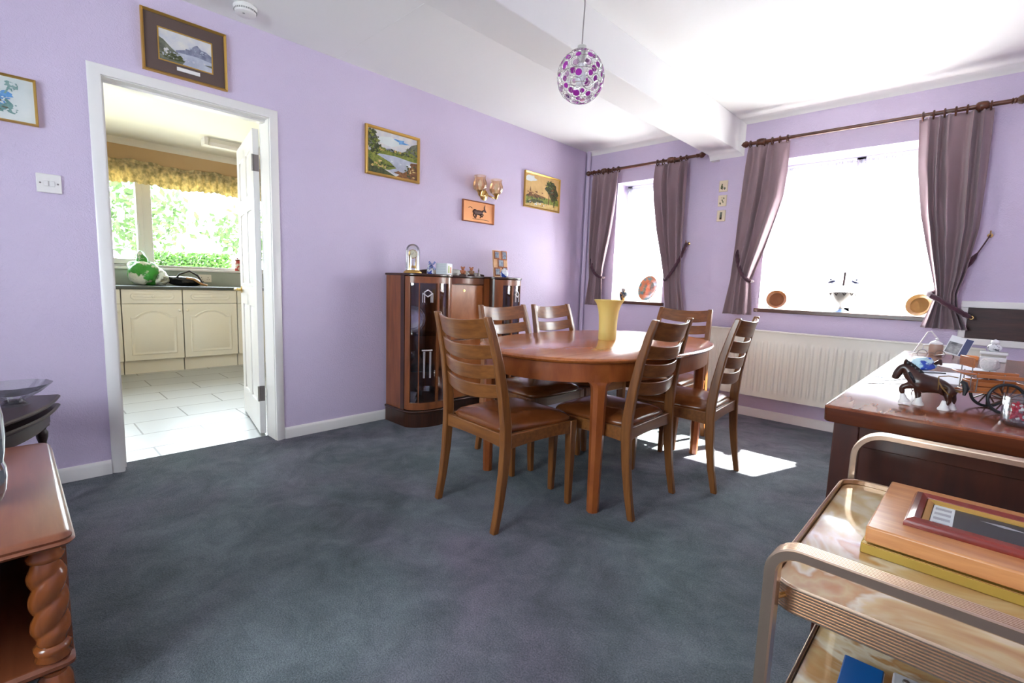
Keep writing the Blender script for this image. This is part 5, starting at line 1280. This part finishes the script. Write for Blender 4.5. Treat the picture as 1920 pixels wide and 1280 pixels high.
V = [(0.046, 0, 0.068, 0.0175, 0.0175), (0.022, 0, 0.062, 0.0170, 0.0175), (-0.004, 0, 0.060, 0.0170, 0.0180), (-0.026, 0, 0.065, 0.0180, 0.0175), (-0.040, 0, 0.083, 0.0125, 0.0160), (-0.050, 0, 0.098, 0.0095, 0.0120), (-0.059, 0, 0.100, 0.0085, 0.0090), (-0.0665, 0, 0.084, 0.0074, 0.0080), (-0.073, 0, 0.064, 0.0056, 0.0060)]
E_ = [(0, 1), (1, 2), (2, 3), (3, 4), (4, 5), (5, 6), (6, 7), (7, 8)]
def leg(root, pts):
    prev = root
    for p in pts:
        V.append(p); E_.append((prev, len(V)-1)); prev = len(V)-1
leg(0, [(0.050, 0.012, 0.052, 0.0110), (0.044, 0.0125, 0.040, 0.0080), (0.053, 0.0125, 0.027, 0.0050), (0.049, 0.0125, 0.012, 0.0042)])
leg(0, [(0.046, -0.012, 0.050, 0.0110), (0.036, -0.0125, 0.039, 0.0080), (0.043, -0.0125, 0.026, 0.0050), (0.036, -0.0125, 0.012, 0.0042)])
leg(3, [(-0.024, 0.011, 0.050, 0.0085), (-0.020, 0.0115, 0.032, 0.0055), (-0.017, 0.0115, 0.012, 0.0042)])
leg(3, [(-0.036, -0.011, 0.055, 0.0080), (-0.055, -0.0115, 0.046, 0.0060), (-0.052, -0.0115, 0.028, 0.0045)])
skin_body('body', V, E_, HORSE, t)
def feather(px, py, pz, ang=0):
    mb = MB().lathe([(0.0128, 0), (0.0130, 0.003), (0.0085, 0.010), (0.0062, 0.020), (0.0050, 0.024)], n=16)
    mb.xf(Matrix.Translation((px, py, pz))@Matrix.Rotation(ang, 4, 'Y')); mb.build('feathered_foot', FEATH, t)
feather(0.048, 0.0125, 0); feather(0.034, -0.0125, 0); feather(-0.017, 0.0115, 0); feather(-0.046, -0.0115, 0.006, R(-14))
for s in (-1, 1):
    MB().lathe_axis([(0.0028, 0), (0.0034, 0.005), (0.0005, 0.013)], (-0.055, s*0.0055, 0.109), (0.15, s*0.25, 1), 8).build('ear', HORSE, t)
    MB().ell((-0.0660, s*0.0088, 0.0900), (0.0012, 0.0010, 0.0012), 8, 6).build('eye', BLACK, t)
MB().loft([[(-0.0735, -0.0026, 0.0930), (-0.0735, 0.0026, 0.0930), (-0.068, 0.0026, 0.094), (-0.068, -0.0026, 0.094)], [(-0.0800, -0.0024, 0.066), (-0.0800, 0.0024, 0.066), (-0.074, 0.0024, 0.067), (-0.074, -0.0024, 0.067)]]).build('blaze', FEATH, t)
mb = MB()
for k in range(9):
    u = k/8; px = -0.052+0.034*u; pz = 0.113-0.018*u-0.008*u*u
    mb.ell((px, 0.002*(-1)**k, pz), (0.0055, 0.0050, 0.0070), 8, 6)
mb.build('mane', MANE, t)
MB().tube([(0.060, 0, 0.078), (0.068, 0, 0.074), (0.072, 0.001, 0.060), (0.070, 0.002, 0.042)], [0.004, 0.006, 0.007, 0.003], 8).build('tail', MANE, t)
h = MB().torus((-0.034, 0, 0.072), (1, 0, 0.55), 0.0215, 0.0035, 22, 8).build('collar', BLACK, t)
mb = MB()
mb.torus((0.018, 0, 0.0615), (1, 0, 0.05), 0.0222, 0.0014, 24, 6)
for s in (-1, 1): mb.tube([(-0.033, s*0.020, 0.066), (0.0, s*0.0205, 0.060), (0.04, s*0.019, 0.058), (0.062, s*0.016, 0.050)], 0.0013, 6)
mb.tube([(0.018, 0.0, 0.084), (0.036, 0, 0.088), (0.055, 0, 0.086)], 0.0013, 6)
for s in (-1, 1): mb.tube([(0.018, s*0.0205, 0.072), (0.026, s*0.0235, 0.058), (0.038, s*0.0225, 0.044), (0.048, s*0.018, 0.040)], 0.0018, 6)
mb.build('harness', mat('tan_strap', srgb(122, 90, 44), 0.4, 0.3), t)
mb = MB()
for s in (-1, 1): mb.tube([(-0.066, s*0.006, 0.074), (-0.05, s*0.012, 0.082), (-0.02, s*0.010, 0.090), (0.03, s*0.006, 0.094)], 0.0008, 5)
mb.build('reins', BLACK, t)
# wooden cart
CARTW = wood('cart_wood', srgb(150, 84, 36), srgb(176, 104, 52), (1.5, 20, 20), 10, 0.35)
t = thing('wooden_cart', 'small wooden cart ornament behind the bay horse on the sideboard', 'cart', (3.205, -2.640, SBZ), R(22))
WR = 0.040
def wheel(x, y):
    mb = MB(); mb.torus((x, y, WR), (0, 1, 0), WR-0.0036, 0.0038, 36, 8)
    o = mb.build('wheel', mat('wheel_rim', (0.016, 0.018, 0.020, 1), 0.4) if 'wheel_rim' not in MATS else MATS['wheel_rim'], t)
    sp = MB()
    for k in range(12):
        a = 2*PI*k/12; sp.tube([(x, y, WR), (x+(WR-0.005)*math.cos(a), y, WR+(WR-0.005)*math.sin(a))], 0.0018, 6)
    sp.lathe_axis([(0.004, -0.006), (0.008, -0.004), (0.008, 0.004), (0.004, 0.006)], (x, y, WR), (0, 1, 0), 14)
    sp.build('spokes_and_hub', DWALNUT, o)
wheel(0.026, -0.043); wheel(0.026, 0.043)
MB().tube([(0.026, -0.045, WR), (0.026, 0.045, WR)], 0.003, 8).build('axle', STEEL, t)
bd = MB(); bd.box(-0.045, 0.075, -0.032, 0.032, 0.047, 0.051)
for s in (-1, 1):
    for z_ in (0.053, 0.066): bd.box(-0.035, 0.075, s*0.032-0.0015, s*0.032+0.0015, z_, z_+0.010)
bd.box(0.0735, 0.0765, -0.032, 0.032, 0.053, 0.075); bd.box(-0.037, -0.034, -0.032, 0.032, 0.053, 0.075)
bd.build('cart_body', CARTW, t, bevel=0.0008)
rl = MB()
for s in (-1, 1):
    rl.box(-0.035, 0.080, s*0.036-0.002, s*0.036+0.002, 0.088, 0.097)
rl.build('side_rail', CARTW, t, bevel=0.0008)
ps = MB()
for s in (-1, 1):
    for x_ in (-0.032, 0.02, 0.072): ps.tube([(x_, s*0.034, 0.05), (x_, s*0.036, 0.100)], 0.0013, 6)
ps.build('posts', STEEL, t)
MB().box(-0.044, -0.041, -0.036, 0.036, 0.112, 0.137).build('seat_back_board', CARTW, t, bevel=0.0008)
MB().box(-0.060, -0.035, -0.036, 0.036, 0.094, 0.098).build('driver_seat', CARTW, t, bevel=0.0008)
sb = MB()
for s in (-1, 1): sb.tube([(-0.042, s*0.028, 0.05), (-0.042, s*0.028, 0.114)], 0.0013, 6)
sb.build('seat_posts', STEEL, t)
sh = MB()
for s in (-1, 1): sh.tube([(-0.040, s*0.024, 0.049), (-0.085, s*0.022, 0.042), (-0.135, s*0.021, 0.040)], 0.0024, 8)
sh.build('shafts', CARTW, t)
# candy jar
t = thing('glass_jar', 'square glass jar of red and white sweets at the right edge of the sideboard', 'jar', (3.275, -2.785, SBZ), R(8))
def sq(a, z, r=0.008): return [(x, y, z) for x, y in rrect(-a, a, -a, a, r)]
MB().loft([sq(0.034, 0), sq(0.036, 0.004), sq(0.036, 0.068), sq(0.033, 0.068), sq(0.033, 0.010), sq(0.005, 0.009)]).build('jar', CLEAR, t)
SWR = mat('sweet_red', (0.62, 0.02, 0.06, 1), 0.25); SWW = mat('sweet_white', (0.85, 0.78, 0.78, 1), 0.25)
rnd = random.Random(11)
t2 = MB(); 
for k in range(150):
    c_ = Vector((rnd.uniform(-0.026, 0.026), rnd.uniform(-0.026, 0.026), rnd.uniform(0.015, 0.046)))
    d_ = Vector((rnd.gauss(0, 1), rnd.gauss(0, 1), rnd.gauss(0, 0.4))).normalized()*0.007
    t2.tube([c_-d_, c_+d_], 0.0026, 6, 0 if rnd.random() < 0.72 else 1)
o = t2.build('sweets', [SWR, SWW]); o.location = (3.275, -2.785, SBZ+0.0005); o.rotation_euler = (0, 0, R(8))
tag(o, 'red and white striped sweets filling the square glass jar', 'sweets', kind='stuff')
# wrapped blue lump, papers, spectacles, sugar pot, card, trinket box, wool
t = thing('blue_parcel', 'blue and turquoise cellophane wrapped bundle behind the horse', 'parcel', (3.030, -1.87, SBZ))
lump(0.042, 0.05, 0.026, 21, crumple=0.14).build('wrapper', mat('cellophane', (0.50, 0.72, 0.78, 1), 0.15, col2=(0.03, 0.08, 0.45, 1), vscale=22, bscale=50, bstr=0.6, lo=0.52, hi=0.58), t)
MB().tube([(0.04, 0.0, 0.03), (0.055, -0.01, 0.04), (0.06, -0.02, 0.03)], [0.006, 0.010, 0.004], 8).build('ribbon_knot', DWALNUT, t)
PAPER = mat('paper', (0.80, 0.82, 0.84, 1), 0.5)
for k, (x, y, rz, sx_, sy_, lb) in enumerate(((3.10, -2.05, 20, 0.11, 0.16, 'white sheet of paper flat on the sideboard behind the cart'), (2.985, -2.20, -25, 0.035, 0.07, 'small white leaflet near the left edge of the sideboard top'), (3.13, -1.62, 40, 0.07, 0.10, 'pale card lying in front of the sugar pot'))):
    one(B(-sx_, sx_, -sy_, sy_, 0, 0.0016), 'paper_sheet', PAPER, lb, 'paper', (x, y, SBZ+0.0002), R(rz), group='papers on the sideboard')
def specs(label, x, y, rz):
    t = thing('spectacles', label, 'spectacles', (x, y, SBZ+0.001), R(rz), group='spectacles on the sideboard')
    f_ = MB()
    for s in (-1, 1): f_.torus((s*0.034, 0, 0.019), (0, 1, 0.1), 0.019, 0.0015, 20, 6)
    f_.tube([(-0.015, 0, 0.022), (0, 0, 0.026), (0.015, 0, 0.022)], 0.0015, 6)
    f_.build('front_frame', STEEL, t)
    for s in (-1, 1): MB().tube([(s*0.053, 0, 0.022), (s*0.053, 0.06, 0.012), (s*0.050, 0.12, 0.002)], 0.0015, 6).build('arm', STEEL, t)
specs('folded grey spectacles at the far left corner of the sideboard', 3.030, -1.33, 20)
specs('thin wire spectacles at the left edge of the sideboard beside the horse', 3.060, -2.44, 78)
t = thing('sugar_pot', 'small brown and white lidded pot with a handle at the far end of the sideboard', 'pot', (3.037, -1.13, SBZ))
MB().lathe([(0.024, 0), (0.028, 0.006), (0.029, 0.045), (0.026, 0.055)], n=24).build('body', mat('oatmeal_glaze', srgb(176, 148, 130), 0.35), t)
MB().lathe([(0.028, 0.055), (0.026, 0.062), (0.014, 0.070), (0.005, 0.074), (0.008, 0.082), (0.001, 0.088)], n=24).build('lid', PORC, t)
MB().tube([(-0.027, 0, 0.05), (-0.050, 0, 0.046), (-0.052, 0, 0.025), (-0.028, 0, 0.016)], 0.004, 8).build('handle', PORC, t)
t = thing('wire_stand', 'thin bent white wire stand left of the brown pot', 'stand', (2.975, -1.12, SBZ))
MB().tube([(-0.025, 0, 0.003), (0.0, 0, 0.06), (0.022, 0, 0.112), (0.036, 0, 0.118), (0.05, 0, 0.100), (0.062, 0, 0.085)], 0.003, 8).tube([(-0.03, -0.025, 0.003), (-0.02, 0.025, 0.003), (0.03, 0.03, 0.003)], 0.003, 8).build('wire', WHITE, t)
t = thing('picture_card', 'white and navy card with a grey photograph leaning back on the sideboard', 'card', (3.100, -1.16, SBZ), R(-8))
M_ = Matrix.Rotation(R(-16), 4, 'X')@Matrix.Rotation(R(14), 4, 'Y')
B(-0.040, 0.048, 0, 0.003, 0.012, 0.105).xf(M_).build('card', PAPER, t)
MB().box(-0.036, 0.016, -0.0012, -0.0002, 0.018, 0.074).xf(M_).build('photo', mat('grey_photo', (0.10, 0.10, 0.11, 1), 0.4, col2=(0.55, 0.55, 0.55, 1), vscale=22), t)
MB().box(0.020, 0.047, -0.0012, -0.0002, 0.014, 0.104).xf(M_).build('navy_strip', mat('navy_print', (0.05, 0.06, 0.16, 1), 0.4), t)
MB().tube([(0, 0.006, 0.01), (0.0, 0.05, 0.001)], 0.002, 6).build('prop', STEEL, t)
t = thing('trinket_box', 'white and silver trinket box with a knobbed lid on a stack at the far right', 'box', (3.246, -1.185, SBZ))
MB().box(-0.045, 0.045, -0.03, 0.03, 0, 0.022).build('lower_box', PORC, t, bevel=0.003); MB().box(-0.042, 0.042, -0.028, 0.028, 0.022, 0.032).build('dark_band', STEEL, t)
MB().box(-0.048, 0.048, -0.032, 0.032, 0.032, 0.046).build('lid_tray', PORC, t, bevel=0.004)
MB().ell((0, 0, 0.064), (0.026, 0.024, 0.020), 20, 12).build('globe', mat('mottled_silver', (0.75, 0.75, 0.77, 1), 0.2, col2=(0.10, 0.10, 0.12, 1), vscale=60, lo=0.55, hi=0.6), t)
MB().lathe([(0.012, 0.080), (0.016, 0.090), (0.012, 0.100), (0.001, 0.104)], n=16).build('knob', PORC, t)
t = thing('wool_ball', 'round white woolly bundle behind the cart on the sideboard', 'bundle', (3.228, -1.64, SBZ))
lump(0.030, 0.03, 0.026, 31, crumple=0.08).build('bundle', mat('white_wool', (0.74, 0.70, 0.68, 1), 0.9, bscale=120, bstr=1.0, bdist=0.01), t)
one(B(-0.03, 0.03, -0.02, 0.02, 0, 0.018), 'small_box', mat('orange_card', srgb(226, 140, 70), 0.5), 'tiny orange box beside the leaning picture card', 'box', (3.165, -1.20, SBZ), R(10), bevel=0.002)

# ------------------------------------------------------------------ tea trolley, bottom right
TT = 0.612
def goldribbed():
    m, nt, b = newmat('ribbed_gold')
    v = texco(nt)
    b.inputs['Base Color'].default_value = (0.64, 0.47, 0.34, 1); b.inputs['Metallic'].default_value = 0.95; b.inputs['Roughness'].default_value = 0.27
    return m
GOLDR = goldribbed()
def marble():
    m, nt, b = newmat('onyx_marble')
    v = texco(nt)
    n1 = noise(nt, v, 4.2, 4, 0.5, 1.2)
    nt.links.new(ramp(nt, n1, [(0.32, srgb(178, 130, 82)), (0.41, srgb(202, 166, 112)), (0.46, srgb(212, 186, 138)), (0.51, srgb(228, 218, 192)), (0.55, srgb(190, 144, 90)), (0.61, srgb(208, 178, 128)), (0.70, srgb(180, 126, 78))]), b.inputs['Base Color'])
    b.inputs['Roughness'].default_value = 0.10; b.inputs['Coat Weight'].default_value = 0.3
    return m
MARB = marble()
tx0, tx1, ty0, ty1 = 2.985, 3.60, -3.63, -3.055
t = thing('tea_trolley', 'gold framed two tier tea trolley with cream marbled trays', 'trolley', ((tx0+tx1)/2, (ty0+ty1)/2, 0))
T_ = Matrix.Translation((-(tx0+tx1)/2, -(ty0+ty1)/2, 0))
def tray(z, nm):
    p = rrect(tx0, tx1, ty0, ty1, 0.045, 8); q = rrect(tx0+0.006, tx1-0.006, ty0+0.006, ty1-0.006, 0.040, 8)
    o = MB().prism(rrect(tx0+0.004, tx1-0.004, ty0+0.004, ty1-0.004, 0.042, 8), 'z', z-0.012, z).xf(T_).build(nm, MARB, t)
    rr = []
    ribs = 9; prof = [(0.006, -0.030)]
    for i in range(ribs):
        za = -0.030+0.040*i/ribs; zb = -0.030+0.040*(i+1)/ribs
        prof += [(0.0, za+0.0006), (0.0, zb-0.0014), (0.0014, zb-0.0007)]
    prof += [(0.003, 0.0115), (0.006, 0.010), (0.006, -0.030)]
    for g, dz in prof:
        rr.append([(x, y, z+dz) for x, y in rrect(tx0+g-0.004, tx1-g+0.004, ty0+g-0.004, ty1-g+0.004, 0.046-g, 8)])
    MB().loft(rr, caps=False).xf(T_).build('rim_band', GOLDR, o, angle=20)
tray(TT, 'upper_tray'); tray(0.305, 'lower_tray')
def ribband(pts, side, wdt, thk):
    # flat band with ribs along the outside
    pts = [Vector(p) for p in pts]; side = Vector(side).normalized(); rings = []
    sec = [(-0.5, -0.35), (-0.38, -0.5), (0.38, -0.5), (0.5, -0.35), (0.5, 0.35)]
    nr = 7
    for i in range(nr):
        a = 0.5-i/nr; b_ = 0.5-(i+1)/nr
        sec += [(a-0.02, 0.5), (b_+0.04, 0.5), (b_+0.01, 0.22)]
    sec.append((-0.5, 0.35))
    for i in range(len(pts)):
        tt = (pts[min(i+1, len(pts)-1)]-pts[max(i-1, 0)]).normalized(); nrm = tt.cross(side).normalized()
        rings.append([pts[i]+side*(wdt*a)+nrm*(thk*b_) for a, b_ in sec])
    return MB().loft(rings)
for yy, hz, lb in ((ty0-0.030, 0.690, 0), (ty1+0.020, 0.730, 1)):
    xa, xb = tx0+0.012, tx1-0.012; r_ = 0.034 if lb == 0 else 0.055; pts = []
    pts += [(xa, yy, 0.10), (xa, yy, 0.35), (xa, yy, 0.55), (xa, yy, hz-r_)]
    lean = 0.0
    for i in range(1, 9):
        a = PI-PI/2*i/8; pts.append((xa+r_+r_*math.cos(a), yy, hz-r_+r_*math.sin(a)))
    for i in range(1, 8): pts.append((xa+r_+(xb-xa-2*r_)*i/8, yy, hz))
    for i in range(0, 9):
        a = PI/2-PI/2*i/8; pts.append((xb-r_+r_*math.cos(a), yy, hz-r_+r_*math.sin(a)))
    pts += [(xb, yy, 0.55), (xb, yy, 0.35), (xb, yy, 0.10)]
    ribband(pts, (0, 1, 0), 0.028, 0.017 if lb == 0 else 0.014).xf(T_).build('handle_frame', GOLDR, t, angle=25)
    sc = MB()
    for x_ in (xa, xb):
        for z_ in (TT-0.008, 0.295): sc.lathe_axis([(0.006, 0), (0.006, 0.004)], (x_+(-0.006 if x_ == xa else 0.006), yy, z_), (-1 if x_ == xa else 1, 0, 0), 10)
        d_ = 1 if yy < -3.3 else -1
        for z_ in (TT-0.008, 0.295): sc.tube([(x_, yy+d_*0.010, z_), (x_+(0.012 if x_ == xa else -0.012), yy+d_*0.034, z_)], 0.004, 8)
    sc.xf(T_).build('screws', BRASS, t)
    for x_ in (xa, xb):
        cs = MB().torus((x_, yy, 0.030), (0, 1, 0), 0.022, 0.008, 20, 8).lathe_axis([(0.016, -0.006), (0.016, 0.006)], (x_, yy, 0.030), (0, 1, 0), 14).tube([(x_, yy, 0.045), (x_, yy, 0.105)], 0.006, 8)
        cs.xf(T_).build('castor', DARK, t)
# boxed board and framed picture on the upper tray
t = thing('gold_box', 'flat gold edged box under the wooden board on the trolley', 'box', (3.255, -3.285, TT+0.0002), R(-1))
B(-0.185, 0.185, -0.135, 0.135, 0, 0.018).build('box', mat('gold_card', (0.50, 0.33, 0.06, 1), 0.4, 0.4), t, bevel=0.002)
for s in (-1, 1): MB().tube([(-0.183, s*0.134, 0.017), (0.183, s*0.134, 0.017)], 0.0012, 6).build('piping', BRASS, t)
t = thing('wooden_board', 'thick pale wooden board lying on the gold box on the trolley', 'board', (3.260, -3.280, TT+0.0184), R(-1))
B(-0.185, 0.185, -0.143, 0.143, 0.004, 0.032).build('board', wood('oak_board', srgb(196, 128, 74), srgb(222, 158, 100), (1.2, 14, 14), 5, 0.35, 0.3), t, bevel=0.003)
B(-0.165, 0.165, -0.12, 0.12, 0, 0.004).build('base_battens', DWALNUT, t)
t = thing('photo_frame', 'red brown framed dark picture lying flat on the wooden board', 'frame', (3.300, -3.285, TT+0.0506), R(-1))
rr = []; hx, hy = 0.182, 0.085
for sx_, sy_ in ((-1, -1), (1, -1), (1, 1), (-1, 1), (-1, -1)):
    rr.append([(sx_*(hx-o), sy_*(hy-o), z) for o, z in ((0, 0), (0, 0.006), (0.004, 0.012), (0.012, 0.015), (0.020, 0.010), (0.022, 0.004), (0.022, 0))])
MB().loft(rr, caps=False).build('frame', wood('red_mahogany', srgb(104, 28, 20), srgb(138, 46, 32), (2, 10, 10), 5, 0.2, 0.5), t)
rr = []
for sx_, sy_ in ((-1, -1), (1, -1), (1, 1), (-1, 1), (-1, -1)):
    rr.append([(sx_*(hx-o), sy_*(hy-o), z) for o, z in ((0.0215, 0.002), (0.0215, 0.009), (0.030, 0.005), (0.030, 0.002))])
MB().loft(rr, caps=False).build('gilt_slip', GOLD, t)
B(-hx+0.012, hx-0.012, -hy+0.012, hy-0.012, 0, 0.003).build('picture', mat('night_picture', (0.012, 0.013, 0.018, 1), 0.45), t)
mb = MB(); ms = [PALE, mat('pale_grey_print', (0.35, 0.36, 0.38, 1), 0.4)]
mb.box(-hx+0.031, -hx+0.060, -hy+0.031, hy-0.031, 0.003, 0.0034, 0)
for k in range(4): mb.box(-hx+0.034, -hx+0.056, -hy+0.036+k*0.026, -hy+0.048+k*0.026, 0.0034, 0.0037, 1)
mb.add([(-0.09, 0.030, 0.0035), (-0.06, 0.034, 0.0035), (-0.03, 0.026, 0.0035), (-0.06, 0.022, 0.0035)], [(0, 1, 2, 3)], 1)
mb.build('print_detail', ms, t)
# blue folder and white tray insert on the lower tier
t = thing('blue_folder', 'blue folder on the lower trolley tray', 'folder', (3.085, -3.375, 0.3052), R(2))
B(-0.032, 0.032, -0.11, 0.11, 0, 0.020).build('cover', mat('blue_card', (0.0, 0.10, 0.36, 1), 0.35), t, bevel=0.002)
B(-0.029, 0.033, -0.107, 0.107, 0.003, 0.017).build('pages', PAPER, t)
t = thing('grey_box', 'pale grey flat box beside the blue folder on the lower trolley tray', 'box', (3.275, -3.375, 0.3052), R(2))
B(-0.145, 0.145, -0.115, 0.115, 0, 0.030).build('box', mat('pale_grey_card', (0.50, 0.51, 0.54, 1), 0.4), t, bevel=0.004)
MB().lathe([(0.006, 0.030), (0.005, 0.033), (0.001, 0.034)], (-0.125, 0.095, 0), 12).build('stud', STEEL, t)
